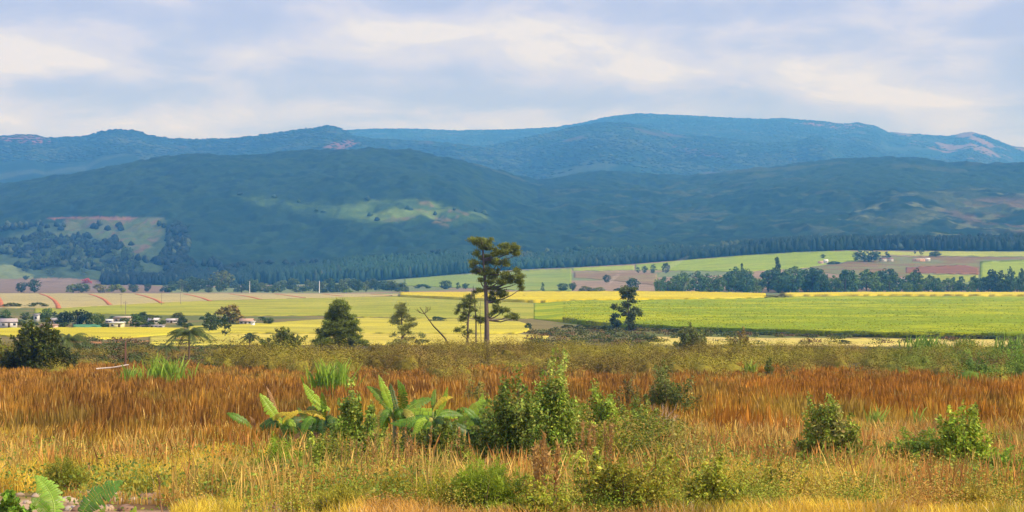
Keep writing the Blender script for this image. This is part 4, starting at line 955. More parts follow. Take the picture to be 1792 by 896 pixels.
# tall rust brown grass
x, y, px = field_pts(270000, 66, 240, pw=1.0)
edge = np.interp(px, [0, 400, 560, 1120, 1250, 1500, 1792], [80, 82, 96, 98, 92, 100, 104]) + 26 * (fbm(x / 8, y / 8, 111, 3) - .5) + rng.normal(0, 3, len(x))
m = (y > edge) & (y < np.interp(px, [0, 130, 240, 330, 400, 600, 1200, 1500, 1792], [214, 226, 240, 240, 218, 214, 210, 208, 204]) + 44 * (fbm(x / 15, 0 * y, 95, 3) - .5) + 6)
m &= (vn(x / .45, y / 2.2, 119) + .8 * fbm(x / 3, y / 5, 120, 2) > .66)
x, y, px = x[m], y[m], px[m]; n = len(x)
tuft = vn(x / .55, y / 2.0, 118)[:, None]
k = sstep(.36, .62, fbm(x / 4, y / 9, 113, 4))[:, None]; far = sstep(110, 200, y)[:, None]; rt = sstep(1050, 1300, px)[:, None]
ca = np.array((.38, .185, .035)) * (1 - k) + np.array((.25, .115, .028)) * k
ca = ca * (1 - .5 * far) + np.array((.42, .21, .045)) * .5 * far
ca = ca * (1 - rt * .6) + np.array((.42, .175, .022)) * rt * .6
yel = (sstep(.46, .6, fbm(x / 7, y / 10, 117, 3)) * (1 - sstep(105, 150, y)))[:, None]; ca = ca * (1 - yel * .7) + np.array((.52, .33, .055)) * yel * .7
oli = (sstep(.56, .66, fbm(x / 5, y / 16, 122, 3)) )[:, None]; ca = ca * (1 - oli * .5) + np.array((.26, .21, .05)) * oli * .5
ca = ca * (.66 + .68 * tuft)
pal = (rng.uniform(size=n) < .035)[:, None]; ca = np.where(pal, np.array((.56, .36, .13)), ca)
ca = ca * (1 + rng.normal(0, .14, (n, 1)))
h = (1.25 + .8 * fbm(x / 6, y / 6, 115, 3) + .3 * tuft[:, 0]) * rng.uniform(.65, 1.15, n) * (1 - .25 * (y < 90)) * (1 - .35 * sstep(150, 200, y)); w = .058 * (y / 80) ** .8 * rng.uniform(.5, 1.6, n)
big = fbm(x / 3.5, y / 7, 191, 4); ca = ca * (.72 + .6 * big)[:, None] * (1.02, 1.04, .85)
lod = sstep(.5, .62, fbm(x / 2.5, y / 4, 193, 3)); h = h * (1 - .3 * lod) * (.7 + .6 * vn(x / 1.3, y / 2.5, 194))
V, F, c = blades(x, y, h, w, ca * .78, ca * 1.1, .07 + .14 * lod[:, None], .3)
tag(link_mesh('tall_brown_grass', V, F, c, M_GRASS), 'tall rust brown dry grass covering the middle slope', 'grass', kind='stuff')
# short golden and green grass in front
x, y, px = field_pts(380000, 38, 108, pw=1.2)
m = (y < np.interp(px, [0, 500, 900, 1200, 1792], [90, 94, 104, 106, 110]) + rng.normal(0, 4, len(x)))
m &= ~((px < 300) & (y < 48.5)) & ~((y < 55.5 + 5 * (fbm(x / 3, y / 3, 8, 3) - .5)) & (px < 275) & (fbm(x / 1.6, y / 1.6, 7, 3) > .36)) & ~((y < 51) & (px > 420) & (px < 600) & (fbm(x / 1.6, y / 1.6, 7, 3) > .45))
x, y, px = x[m], y[m], px[m]; n = len(x)
k = sstep(.42, .58, fbm(x / 3, y / 5, 121, 4))[:, None]; k2 = sstep(.46, .6, fbm(x / 4, y / 6, 123, 4) + .05 * sstep(500, 900, px) - .07)[:, None]; k3 = sstep(.5, .6, fbm(x / 2.5, y / 5, 125, 4) + .04 * sstep(900, 1300, px))[:, None]
ca = np.array((.84, .58, .075)) * (1 - k) + np.array((.70, .54, .065)) * k
ca = ca * (1 - k2 * .85) + np.array((.30, .32, .035)) * k2 * .85
ca = ca * (1 - k3 * .75) + np.array((.50, .26, .075)) * k3 * .75
ca = ca * (.62 + .75 * vn(x / .5, y / 1.2, 129)[:, None])
dr = (rng.uniform(size=n) < .07)[:, None]; ca = np.where(dr, np.array((.72, .56, .28)), ca)
ca = ca * (1 + rng.normal(0, .18, (n, 1)))
h = (1 - .4 * (y < 51)) * (1 - .5 * ((px > 470) & (px < 1140) & (y > 64) & (y < 100))) * (.22 + .62 * sstep(.34, .66, fbm(x / 2.5, y / 2.5, 127, 3)) + .35 * sstep(70, 95, y)) * rng.uniform(.5, 1.3, n); w = .020 * (y / 60) * rng.uniform(.6, 1.6, n)
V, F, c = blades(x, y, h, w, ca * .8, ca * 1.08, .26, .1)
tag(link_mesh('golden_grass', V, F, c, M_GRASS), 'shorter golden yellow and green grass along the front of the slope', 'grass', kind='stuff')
# dry stalks standing above the golden grass
x, y, px = field_pts(19000, 45, 100, pw=1.4)
m = (fbm(x / 4, y / 5, 181, 3) + .06 * sstep(900, 1200, px) > .47) & ~((px < 300) & (y < 58)); m &= ~((px > 470) & (px < 1140) & (y > 60) & (rng.uniform(size=len(x)) < .6)); x, y = x[m], y[m]; n = len(x)
ca = np.array((.64, .43, .11)) * (1 + rng.normal(0, .2, (n, 1))); rs = (fbm(x / 3, y / 3, 183, 2) > .55)[:, None]; ca = np.where(rs, ca * (.85, .6, .6), ca); ca = ca * (.55 + .8 * vn(x / .8, y / 2, 185))[:, None]
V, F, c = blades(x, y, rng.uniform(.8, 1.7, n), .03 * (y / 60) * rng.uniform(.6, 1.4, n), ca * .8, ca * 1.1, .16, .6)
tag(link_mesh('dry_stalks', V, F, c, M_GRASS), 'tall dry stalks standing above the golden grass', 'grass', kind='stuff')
_post = []
# scattered leafy weeds mixed into the grass
n = 130000; x, y, px = field_pts(n, 46, 118)
w_ = fbm(x / 5, y / 7, 131, 4) + .10 * sstep(700, 1000, px) * (1 - sstep(1250, 1400, px)) + .03 * (px > 1400) - .04 * (px < 400)
m = w_ > .575; x, y = x[m], y[m]; n = len(x)
z = H(x, y) + rng.uniform(0, 1, n) * (.5 + .9 * vn(x / 1.5, y / 1.5, 133))
V, F, c = leaves(np.stack([x, y, z], 1), .13, np.where(rng.uniform(size=(n, 1)) < .25, np.array((.42, .42, .06)), np.array((.21, .29, .04))), .5, .4)
tag(link_mesh('leafy_weeds', V, F, c, M_LEAF), 'small leafy weeds scattered through the golden grass', 'weeds', kind='stuff')

def mounds(name, label, pts, n, size, palette, mat, asp=.5, up=.4):
    """low tangled plants: leaf shells of many small domes"""
    ms = np.array(pts); w_ = ms[:, 2] * ms[:, 3] / ms[:, 1]; pick = rng.choice(len(ms), n, p=w_ / w_.sum()); mm = ms[pick]
    d = rand_unit(n); d[:, 2] = np.abs(d[:, 2]); rr = rng.uniform(.35, 1.15, n)
    X_ = mm[:, 0] + d[:, 0] * mm[:, 2] * rr; Y_ = mm[:, 1] + d[:, 1] * mm[:, 2] * rr
    Z_ = H(X_, Y_) + mm[:, 3] * (.05 + .95 * d[:, 2] * rr)
    pal = np.array(palette); cc = pal[mm[:, 4].astype(int)]
    V, F, c = leaves(np.stack([X_, Y_, Z_], 1), size * (mm[:, 1] / 60) ** .6, cc, asp, up, d * .5, .2)
    return tag(link_mesh(name, V, F, c, mat), label, 'weeds', kind='stuff')
pts = []
for i in range(1700):
    y = 42 + 60 * random.random() ** 1.1; x = random.uniform(-.36, .36) * y; px = 896 + FPX * x / y
    q = float(fbm(x / 5, y / 7, 161, 3)); dens = .35 + .4 * (px > 650) + .15 * (px > 1000) - .2 * (y > 85)
    if px < 280 and y < 58: continue
    if random.random() > dens + (q - .5) * 2.5: continue
    t_ = int(np.clip((float(fbm(x / 4, y / 6, 163, 3)) - .3) * 14 + random.uniform(-1, 1), 0, 5))
    pts.append((x, y, random.uniform(.35, .95), random.uniform(.35, 1.15), t_))
mounds('undergrowth', 'tangled green olive and rusty weeds growing through the golden grass', pts, 330000, .075,
       [(.50, .28, .07), (.50, .38, .07), (.33, .36, .045), (.22, .30, .035), (.44, .40, .06), (.58, .42, .08)], M_SCRUB)
pts = []
for i in range(520):
    px = random.uniform(560, 1230); y = random.uniform(66, 92); x = (px - 896) / FPX * y
    q = float(np.interp(px, [560, 640, 700, 870, 1000, 1130, 1230], [.5, .7, .8, 1, 1, .8, .4]))
    if random.random() > q: continue
    if 610 < px < 880:
        if y < 76 or random.random() < .5: continue
        q *= .45
    pts.append((x, y, random.uniform(.5, 1.4), random.uniform(1.2, 2.5) * q, random.choice([0, 1, 2, 3, 4, 5])))
mounds('thicket', 'tangled green thicket filling the ground between the banana plants and shrubs', pts, 240000, .11,
       [(.16, .20, .018), (.23, .27, .02), (.30, .31, .025), (.11, .145, .014), (.33, .31, .03), (.40, .28, .05)], M_LEAF)
pts = []
for i in range(900):
    px = random.uniform(930, 1850) if i < 620 else random.uniform(90, 420)
    row = random.uniform(578, 604) if i < 620 else random.uniform(596, 640)
    y = float(y_of(px, row)[0]); x = (px - 896) / FPX * y
    if i < 620 and px > 1130 and 590 < row < 604 and random.random() < .85: continue
    pts.append((x, y, random.uniform(1.2, 3.5), random.uniform(.5, 1.5) * (.45 if 255 < px < 430 else 1), random.choice([0, 1, 2, 2, 3])))
mounds('valley_scrub', 'patchy dull scrub on the brown strips between the valley fields', pts, 60000, .14, [(.20, .13, .06), (.16, .15, .045), (.12, .14, .04), (.09, .12, .035)], M_SCRUB, .7)

# ------------------------------------------------------------------ cane / reed clumps
def reeds(name, px, row, wpx, hpx, n, col, label, y=None, lean=.32, wid=.07, cat='cane clump', tip=(.5, .55, .1)):
    base = on(px, row) if y is None else at(px, y); s = base.y / FPX; W = wpx * s; Hh = hpx * s
    root = empty(name, base, label, cat)
    t = np.linspace(0, 1, 7); b = Buf()
    for i in range(n):
        p0 = np.array((rng.normal(0, .24) * W, rng.normal(0, .24) * W, rng.uniform(0, .45) * Hh)); a = rng.uniform(0, 6.28); l = Hh * rng.uniform(.55, 1.0) - p0[2] * .3
        le = lean * rng.uniform(.4, 1.6); dr = rng.uniform(0, .35)
        q = p0 + np.stack([np.cos(a) * le * l * t ** 1.5, np.sin(a) * le * l * t ** 1.5, l * (t - dr * t ** 3)], 1)
        sd = np.array((-math.sin(a + 1.2), math.cos(a + 1.2), .15)); w = wid * rng.uniform(.7, 1.4) * np.sin(np.pi * (.15 + .84 * t))[:, None]
        V = np.stack([q - sd * w, q + sd * w], 1).reshape(-1, 3); ix = np.arange(6) * 2
        F = np.stack([ix, ix + 1, ix + 3, ix + 2], 1); f = (t ** 2)[:, None] * .5
        c = np.repeat(np.asarray(col) * rng.uniform(.65, 1.35) * (1 - f) + np.asarray(tip) * f, 2, 0); b.add(V, F, c)
    b.link('blades', M_LEAF, root)
    sb = Buf()
    for i in range(max(6, n // 14)):
        q = np.array((rng.normal(0, .18) * W, rng.normal(0, .18) * W, -.1)); V, F = tube([q, q + (rng.normal(0, .05) * W, 0, Hh * .55)], [.03, .02], 5); sb.add(V, F, (.35, .33, .10))
    sb.link('stalks', M_BARK, root); return root
BG = (.25, .42, .035)
reeds('cane_clump', 575, 0, 66, 74, 230, BG, 'bright green cane clump standing behind the banana plants at the top of the brown grass', y=150)
reeds('cane_clump', 295, 0, 74, 62, 170, (.26, .42, .04), 'bright yellow green cane clump, bigger of two near the fallen rail', y=172)
reeds('cane_clump', 226, 0, 40, 44, 60, (.22, .38, .04), 'thin green cane clump beside the pale fallen rail', y=176)
reeds('cane_clump', 265, 0, 30, 60, 36, (.26, .42, .04), 'slim green cane tuft between the thin clump and the bigger yellow green one', y=180)
reeds('cane_clump', 1620, 0, 70, 36, 150, (.15, .29, .03), 'green reedy clump on the scrub crest left of the other green reedy one', y=300, wid=.1)
reeds('cane_clump', 1690, 0, 60, 34, 120, (.17, .28, .03), 'green reedy clump on the scrub crest in the middle of three', y=292, wid=.1)
reeds('cane_clump', 1775, 0, 60, 44, 130, (.15, .28, .04), 'taller green reedy clump on the scrub crest by the picture edge', y=285, wid=.1)
reeds('cane_clump', 1313, 0, 24, 32, 60, (.30, .40, .04), 'small lime green clump left of the small dark upright shrub', y=208)
reeds('cane_clump', 1530, 0, 28, 64, 60, (.26, .38, .05), 'yellow green blades between the two front right shrubs', y=95, wid=.04)
reeds('cane_clump', 1608, 0, 14, 60, 14, (.24, .38, .05), 'few thin green blades behind the low spreading shrub', y=98, wid=.035)

# ------------------------------------------------------------------ shrubs on the slope
SG = (.085, .135, .035)
shrub('shrub', 617, 812, 92, 150, SG, 'upright leafy shrub between the two groups of banana plants', .15, 7500, 34, 9, tint2=(.14, .19, .05), spread=.6)
shrub('shrub', 893, 832, 122, 182, (.065, .10, .025), 'large dark leafy shrub touching the banana plants, left half of the biggest bush pair', .15, 8500, 40, 10, shape='peaks', tint2=(.13, .17, .05))
shrub('shrub', 958, 828, 122, 205, (.10, .15, .035), 'tallest leafy shrub with glinting pale top, right half of the biggest bush pair', .15, 10000, 40, 10, tint2=(.17, .21, .07))
shrub('shrub', 985, 815, 110, 140, (.11, .16, .035), 'bright side shrub leaning on the tallest shrub', .15, 6500, 30, 8)
shrub('shrub', 1050, 806, 120, 136, (.12, .17, .035), 'light green shrub behind the rusty stalks right of the tallest shrub', .15, 7500, 34, 9)
shrub('shrub', 1168, 752, 92, 118, (.05, .075, .025), 'dark rounded shrub standing out against the brown grass', .15, 8000, 34, 9, tint2=(.10, .12, .05), spread=.3)
shrub('shrub', 1103, 748, 62, 88, (.085, .085, .035), 'dull brownish shrub on the left side of the dark rounded shrub', .15, 3600, 24, 8)
shrub('shrub', 1125, 790, 90, 90, (.10, .14, .04), 'loose green shrub below the dull brownish one', .14, 3000, 20, 7)
shrub('shrub', 838, 735, 60, 76, (.12, .13, .05), 'greyish green shrub rising behind the banana leaves', .15, 3000, 22, 8)
shrub('shrub', 800, 790, 120, 70, (.08, .14, .03), 'leafy dark growth around the feet of the banana plants', .18, 5000, 26, 8)
shrub('shrub', 1455, 826, 112, 130, (.11, .15, .035), 'round green shrub alone in the brown grass, left one of the front right shrubs', .15, 8000, 36, 10, shape='peaks', tint2=(.14, .15, .06))
shrub('shrub', 1688, 838, 104, 128, (.13, .19, .035), 'bright green shrub with a tall shoot at the right of the slope', .14, 7000, 30, 9, shape='peaks')
shrub('shrub', 1592, 836, 150, 92, (.105, .16, .035), 'low spreading shrub left of the bright green tall shoot', .14, 4600, 26, 8)
shrub('shrub', 1740, 860, 130, 76, (.12, .19, .035), 'low bright green growth at the foot of the tall shoot', .13, 3200, 20, 7)
shrub('shrub', 1347, 0, 24, 42, (.06, .085, .025), 'small dark upright shrub at the top of the brown grass', .2, 1300, 12, 5, y=200)
shrub('shrub', 1716, 0, 62, 44, (.05, .095, .025), 'small dark green shrub with a black gap under it by the scrub edge', .2, 2400, 18, 6, y=207)
shrub('shrub', 1784, 0, 50, 66, (.09, .16, .03), 'green shrub cut by the picture edge by the scrub edge', .2, 2400, 18, 6, y=212)
# weeds
shrub('weed_clump', 487, 845, 96, 92, (.15, .25, .03), 'bright green feathery weeds below the yellow banana leaves', .12, 5200, 30, 10, kind='needle', cat='weeds', bright=1.7)
shrub('weed_clump', 855, 905, 150, 110, (.16, .24, .035), 'soft green feathery weed mound in front of the banana plants', .12, 8000, 34, 10, kind='needle', cat='weeds', bright=1.7)
shrub('weed_clump', 1080, 900, 190, 112, (.18, .20, .04), 'yellowish green leafy weeds in front of the light green shrub', .10, 5600, 44, 12, cat='weeds', bright=1.7)
shrub('weed_clump', 1250, 905, 110, 100, (.20, .24, .045), 'thin pale green weeds right of the yellowish green weeds', .11, 3200, 26, 10, cat='weeds', bright=1.7)
shrub('weed_clump', 115, 868, 92, 74, (.16, .20, .04), 'low green weed mound on the left above the bare earth', .10, 4200, 26, 10, kind='needle', cat='weeds', bright=1.7)
shrub('weed_clump', 25, 915, 70, 56, (.10, .20, .035), 'small leafy green weed at the bottom left corner', .18, 900, 14, 8, cat='weeds', bright=1.7)
shrub('shrub', 760, 815, 130, 80, (.07, .10, .025), 'dark low leafy shrub between the feet of the left and middle banana plants', .15, 6000, 28, 8)
shrub('shrub', 868, 800, 70, 110, (.08, .13, .03), 'green shrub filling the gap between the right banana plant and the large dark shrub', .15, 4000, 24, 8)
shrub('shrub', 540, 830, 90, 70, (.12, .16, .035), 'low leafy shrub under the withered banana leaves', .13, 4000, 24, 8)
shrub('shrub', 1010, 868, 120, 90, (.15, .19, .04), 'yellow green low shrub between the rusty seed stalks', .13, 5000, 26, 8)
for (wx, wr, ww, wh, wc, wl, wk) in ((770, 905, 130, 80, (.20, .23, .035), 'green weed tuft at the bottom edge left of the soft green mound', 'needle'),
    (945, 920, 110, 80, (.19, .23, .04), 'leafy weed tuft at the foot of the tallest rusty stalks', 'leaf'), (690, 880, 100, 60, (.24, .24, .045), 'pale weed tuft before the left banana plant', 'needle'),
    (600, 900, 110, 60, (.21, .22, .04), 'dull green weed tuft below the upright leafy shrub', 'needle'), (1165, 870, 110, 80, (.21, .24, .04), 'green weed patch below the pale dry twiggy bush', 'leaf'),
    (1360, 880, 130, 70, (.22, .23, .045), 'thin olive weeds between the pale green weeds and the round green shrub', 'leaf'), (1545, 880, 120, 70, (.19, .23, .04), 'green weeds below the low spreading shrub', 'needle'),
    (380, 880, 120, 66, (.22, .22, .04), 'olive weed tuft in the golden grass right of the dark banana leaf', 'needle'), (1700, 900, 120, 60, (.26, .24, .05), 'straw green weeds at the bottom right', 'needle')):
    shrub('weed_clump', wx, wr, ww, wh, wc, wl, .10, 2600, 26, 9, kind=wk, cat='weeds', bright=1.7)
def stalk(px, row, hpx, col, label, n=1, lc=(.3, .38, .05), leafy=True, wpx=10, name='tall_weed', group=None, thick=.02, nl=70, ls=.12):
    base = on(px, row); s = base.y / FPX; root = empty(name, base, label, 'weed', group)
    sb, lb = Buf(), Buf()
    for i in range(n):
        q = np.array((rng.normal(0, .25) * wpx * s, rng.normal(0, .25) * wpx * s, -.05)); h = hpx * s * rng.uniform(.7, 1)
        e = q + (rng.normal(0, .06) * h, rng.normal(0, .06) * h, h); pth = bend(q, e, n=6, wob=.015 * h)
        V, F = tube(pth, np.linspace(thick, thick * .3, 6), 5); sb.add(V, F, col)
        t = rng.uniform(.3, 1, nl) ** .8; P_ = q + (e - q) * t[:, None] + rng.normal(0, .035 * (1.3 if leafy else .28), (nl, 3)) * h * np.array((1, 1, .5))
        if leafy: V, F, c = leaves(P_, ls, lc, .5, .4)
        else: V, F, c = needles(P_, ls, lc, .18, 1.0)
        lb.add(V, F, c)
    sb.link('stem', M_BARK, root); lb.link('leaves' if leafy else 'seed_heads', M_LEAF, root); return root
stalk(14, 838, 76, (.22, .25, .06), 'thin yellow green weed stalk, first from the left picture edge', lc=(.30, .42, .05))
stalk(58, 826, 74, (.22, .25, .06), 'yellow flowered weed stalk, second from the left picture edge', lc=(.48, .50, .05))
stalk(100, 818, 66, (.22, .25, .06), 'yellow flowered weed stalk, third from the left picture edge', lc=(.48, .50, .05), nl=50)
stalk(290, 905, 80, (.35, .20, .10), 'lone brown weed stalk above the rubble at the bottom left', lc=(.32, .20, .08), leafy=False, nl=30)
RST = (.52, .32, .10)
stalk(952, 905, 150, (.40, .21, .07), 'tall rusty brown seed stalks in front of the tallest shrub', n=9, lc=RST, leafy=False, wpx=40, nl=60, ls=.16, thick=.02)
stalk(1030, 850, 120, (.26, .12, .04), 'rusty seed stalks before the light green shrub', n=7, lc=RST, leafy=False, wpx=34, nl=50, ls=.15, thick=.018)
stalk(1062, 842, 110, (.26, .12, .04), 'thin rusty seed stalks right of the other stalks before the light green shrub', n=5, lc=RST, leafy=False, wpx=30, nl=50, ls=.15, thick=.018)
stalk(640, 860, 110, (.28, .15, .05), 'dry brown seed stalks before the upright leafy shrub', n=9, lc=(.50, .32, .09), leafy=False, wpx=90, nl=40, ls=.12, thick=.022)
stalk(735, 850, 110, (.30, .15, .05), 'dry brown seed stalks before the banana plants', n=9, lc=(.52, .30, .10), leafy=False, wpx=110, nl=40, ls=.12, thick=.022)
stalk(1200, 850, 130, (.40, .30, .12), 'yellow weed stalks right of the pale twiggy bush', n=8, lc=(.46, .40, .08), leafy=True, wpx=70, nl=60, ls=.10)
bt = bare_tree('dry_bush', 1160, 92, [(1160, 770), (1160, 752), (1158, 740)], 'pale dry twiggy bush in front of the dark rounded shrub', 0, .28, col=(.55, .40, .30), levels=3, n0=11, spreadpx=26, r0=.03, cat='bush')

# ------------------------------------------------------------------ banana plants
def banana_leaf(p0, pm, p1, w, col, parent, torn=.85, rim=None, seg=22):
    """blade with midrib along a curve p0-pm-p1, split into torn ribbons that droop"""
    t = np.linspace(0, 1, seg + 1)[:, None]; p0, pm, p1 = map(np.asarray, (p0, pm, p1))
    c_ = 2 * pm - .5 * (p0 + p1); q = (1 - t) ** 2 * p0 + 2 * t * (1 - t) * c_ + t ** 2 * p1
    tg = np.gradient(q, axis=0); tg /= np.linalg.norm(tg, axis=1)[:, None]
    up = np.array((0.12, -1.0, .75)); sd = np.cross(tg, up); sd /= np.linalg.norm(sd, axis=1)[:, None] + 1e-9
    nrm = np.cross(sd, tg); wt = w * np.clip(np.sin(np.pi * np.clip(.05 + .94 * t[:, 0], 0, 1)), 0, 1) ** .75
    b = Buf()
    for sg in (-1, 1):
        droop = rng.uniform(.15, .5)
        for i in range(seg):
            if rng.uniform() < torn * .35: dz = rng.uniform(.1, .5)
            else: dz = 0
            cut = rng.uniform(.75, 1.0) if torn > .2 else 1
            g = .82 if rng.uniform() < torn else 1.0
            a0, a1 = q[i], q[i] + (q[i + 1] - q[i]) * g
            w0, w1 = wt[i] * cut, wt[i + 1] * cut
            m0 = a0 + sg * sd[i] * w0 * .55 + nrm[i] * w0 * .16; m1 = a1 + sg * sd[i + 1] * w1 * .55 + nrm[i] * w1 * .16
            e0 = a0 + sg * sd[i] * w0 + tg[i] * w0 * .18 - np.array((0, 0, (droop + dz) * w0 * .6)); e1 = a1 + sg * sd[i + 1] * w1 + tg[i] * w1 * .18 - np.array((0, 0, (droop + dz) * w1 * .6))
            cc = np.asarray(col) * rng.uniform(.85, 1.15); ce = cc if rim is None else np.asarray(rim)
            b.add([a0, a1, m1, m0, e0, e1], [(0, 1, 2, 3), (3, 2, 5, 4)], np.array([cc, cc, cc, cc, ce, ce]))
    V, F = tube(q, np.linspace(w * .07, w * .02, seg + 1), 5); b.add(V, F, np.asarray(col) * .9 + np.array((.15, .15, .03)))
    return b.link('leaf', M_BANANA, parent)
BGN = (.11, .235, .018); BLT = (.30, .46, .03); BDK = (.05, .115, .018); BYL = (.62, .48, .04); BBR = (.48, .26, .10)
def banana(px, y, stem_row, leaves_, label, sr=.13, wscale=1.0):
    base = at(px, y); s = y / FPX; root = empty('banana_plant', base, label, 'banana plant')
    def loc(q, dy): return np.array(((q[0] - px) * s, dy, (EYE - (q[1] - HZ) * s) - base.z))
    top = loc((px, stem_row), 0)
    b = Buf(); V, F = tube([(0, 0, -.2), top * (.5, .5, .5) + (.03, 0, 0), top], [sr, sr * .8, sr * .5], 9); b.add(V, F, (.28, .27, .09)); b.link('pseudostem', M_BANANA, root, True)
    if len(leaves_) > 4:
        for q in range(9):
            a_ = rng.uniform(-1, 1); ln = rng.uniform(28, 46); x0 = px + a_ * 4; r0 = stem_row - 4
            cq = (BGN, BLT, BDK, BLT)[q] if q < 4 else random.choice([BDK, BDK, BGN, (.40, .36, .06)])
            leaves_ = leaves_ + [((x0, r0), (x0 + a_ * ln * .6, r0 - rng.uniform(0, 14)), (x0 + a_ * ln * 1.1, r0 + rng.uniform(6, 34)), rng.uniform(11, 15), cq)]
    for a, m, e, w, c in leaves_:
        dy0 = rng.uniform(-.1, .1); dy1 = rng.uniform(-.9, .7)
        p0 = loc(a, dy0); st = bend(top, p0, n=4); V, F = tube(st, [.05, .04, .035, .03], 5)
        lf = banana_leaf(p0, loc(m, dy1 * .6), loc(e, dy1), w * s * wscale * .68, c, root)
        b = Buf(); b.add(V, F, (.30, .34, .10)); b.link('leaf_stalk', M_BANANA, root, True)
    return root
banana(690, 79, 735, [((684, 724), (667, 694), (641, 676), 15, BGN), ((686, 718), (676, 690), (662, 656), 13, BLT), ((698, 724), (706, 692), (698, 662), 15, BGN),
    ((697, 722), (688, 700), (682, 672), 12, BDK), ((702, 726), (728, 706), (756, 699), 16, BGN), ((694, 728), (742, 718), (803, 729), 16, BLT), ((698, 735), (715, 760), (700, 790), 18, BDK),
    ((690, 770), (712, 790), (728, 808), 16, BGN), ((700, 730), (740, 722), (765, 738), 17, BDK)], 'banana plant with upright leaves, left one of the row beside the upright shrub')
banana(757, 77, 745, [((752, 728), (730, 733), (684, 739), 17, BGN), ((758, 720), (774, 699), (793, 696), 9, BYL), ((756, 735), (775, 733), (792, 748), 15, BDK), ((762, 730), (782, 722), (810, 730), 15, BGN),
    ((760, 740), (745, 765), (735, 790), 14, BDK), ((768, 745), (778, 760), (780, 782), 9, BYL), ((752, 740), (735, 745), (722, 768), 10, (.40, .36, .05)), ((764, 728), (775, 705), (783, 677), 9, BLT),
    ((762, 732), (758, 700), (762, 682), 8, BGN)], 'banana plant with a small yellow leaf, middle one of the row')
banana(835, 78, 750, [((800, 742), (830, 716), (858, 700), 20, BLT), ((840, 750), (841, 722), (845, 688), 14, BLT), ((838, 748), (815, 748), (798, 738), 16, BDK), ((842, 752), (862, 728), (884, 722), 14, BGN),
    ((836, 756), (815, 762), (790, 768), 14, BDK), ((842, 756), (858, 762), (868, 780), 14, BGN), ((836, 756), (830, 775), (820, 792), 15, BDK), ((842, 752), (830, 728), (808, 712), 13, BGN)],
    'banana plant with one big pale leaf, touching the large dark shrub')
banana(492, 84, 752, [((492, 740), (474, 714), (455, 688), 17, BLT), ((493, 744), (488, 726), (519, 721), 10, BYL), ((490, 748), (478, 736), (460, 752), 16, BDK), ((494, 742), (508, 726), (528, 719), 9, BYL),
    ((488, 738), (478, 705), (465, 676), 6, BBR), ((494, 748), (510, 735), (530, 735), 13, BDK), ((494, 755), (508, 770), (520, 790), 12, (.10, .17, .04))], 'banana plant with yellowing arched leaf among the weeds left of the cane clump')
banana(565, 83, 748, [((578, 716), (556, 700), (533, 669), 16, BLT), ((572, 738), (556, 722), (524, 720), 9, BYL), ((560, 756), (540, 735), (522, 712), 12, (.26, .42, .06)), ((564, 730), (552, 716), (536, 716), 14, BDK),
    ((566, 752), (540, 740), (520, 748), 15, BDK), ((556, 758), (530, 758), (514, 768), 10, BBR), ((568, 735), (568, 705), (566, 684), 9, BGN), ((566, 745), (580, 738), (600, 752), 12, BGN), ((566, 756), (545, 765), (532, 785), 12, BBR)],
    'banana plant with long pale leaf and withered leaves beside the upright shrub')
banana(440, 88, 760, [((440, 748), (420, 731), (398, 722), 12, BGN), ((442, 752), (446, 738), (440, 726), 6, (.30, .17, .08)), ((440, 760), (450, 770), (462, 786), 9, BDK)], 'small banana plant with a single dark leaf pointing left', sr=.08)
banana(96, 44, 925, [((97, 905), (88, 868), (58, 834), 34, (.26, .46, .05)), ((92, 905), (78, 880), (64, 868), 22, BGN)], 'banana shoot with upright light green leaf at the bottom left', sr=.07)
banana(142, 43.5, 930, [((142, 905), (168, 868), (216, 842), 34, (.12, .27, .035)), ((146, 908), (176, 900), (196, 882), 20, BLT), ((150, 912), (215, 908), (238, 885), 16, BLT)], 'banana shoot with dark green leaf leaning right over the rubble', sr=.07)

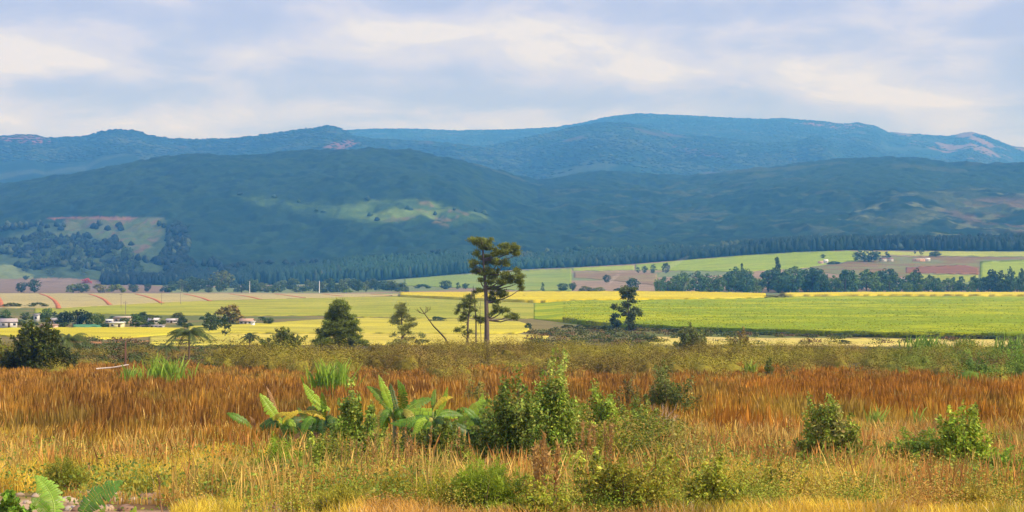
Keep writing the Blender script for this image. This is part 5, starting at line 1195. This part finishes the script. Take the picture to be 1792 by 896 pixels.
# ------------------------------------------------------------------ stones on the bare earth
def stone(px, y, r, label, col):
    p = at(px, y, r * .15); n1_, n2_ = 7, 10; V = []
    for i in range(n1_ + 1):
        for j in range(n2_):
            th = math.pi * i / n1_; ph = 2 * math.pi * j / n2_; rr = r * (1 + .0)
            V.append((rr * math.sin(th) * math.cos(ph) * 1.3, rr * math.sin(th) * math.sin(ph), rr * math.cos(th) * .6))
    V = np.array(V); d = V / (np.linalg.norm(V, axis=1)[:, None] + 1e-9); q = fbm(d[:, 0] * 2.3 + px, d[:, 1] * 2.3 + d[:, 2] * 1.7, 141, 3)
    V = V * (.7 + .6 * q)[:, None]; F = []
    for i in range(n1_):
        for j in range(n2_): F.append((i * n2_ + j, i * n2_ + (j + 1) % n2_, (i + 1) * n2_ + (j + 1) % n2_, (i + 1) * n2_ + j))
    o = link_mesh('stone', V, F, col, M_STONE); o.location = p; o.rotation_euler = (0, 0, px)
    return tag(o, label, 'stone', 'stones on the bare earth')
for i in range(46):
    px = random.uniform(-10, 290) if i < 36 else random.uniform(470, 580); y = random.uniform(46.5, 55)
    stone(px, y, random.uniform(.10, .24), 'pale stone on the bare earth along the bottom edge', random.choice([(.50, .38, .27), (.42, .30, .20), (.56, .46, .34), (.30, .18, .12)]))

# ------------------------------------------------------------------ the air between here and the mountains
me = bpy.data.meshes.new('haze'); V, F = box(-26000, 26000, -2000, 15600, -45, 1420); me.from_pydata([tuple(v) for v in V], [], [tuple(f) for f in F]); me.update()
hz = bpy.data.objects.new('haze', me); C.objects.link(hz); hz['kind'] = 'stuff'
m = new_mat('haze'); t = m.node_tree; v = t.nodes.new('ShaderNodeVolumePrincipled'); o_ = t.nodes.new('ShaderNodeOutputMaterial')
v.inputs['Color'].default_value = (.095, .39, 1.0, 1); v.inputs['Density'].default_value = 1.12e-4
v.inputs['Absorption Color'].default_value = (1, 1, 1, 1)
t.links.new(v.outputs[0], o_.inputs['Volume']); m.cycles.homogeneous_volume = True if hasattr(m, 'cycles') and hasattr(m.cycles, 'homogeneous_volume') else False
me.materials.append(m)
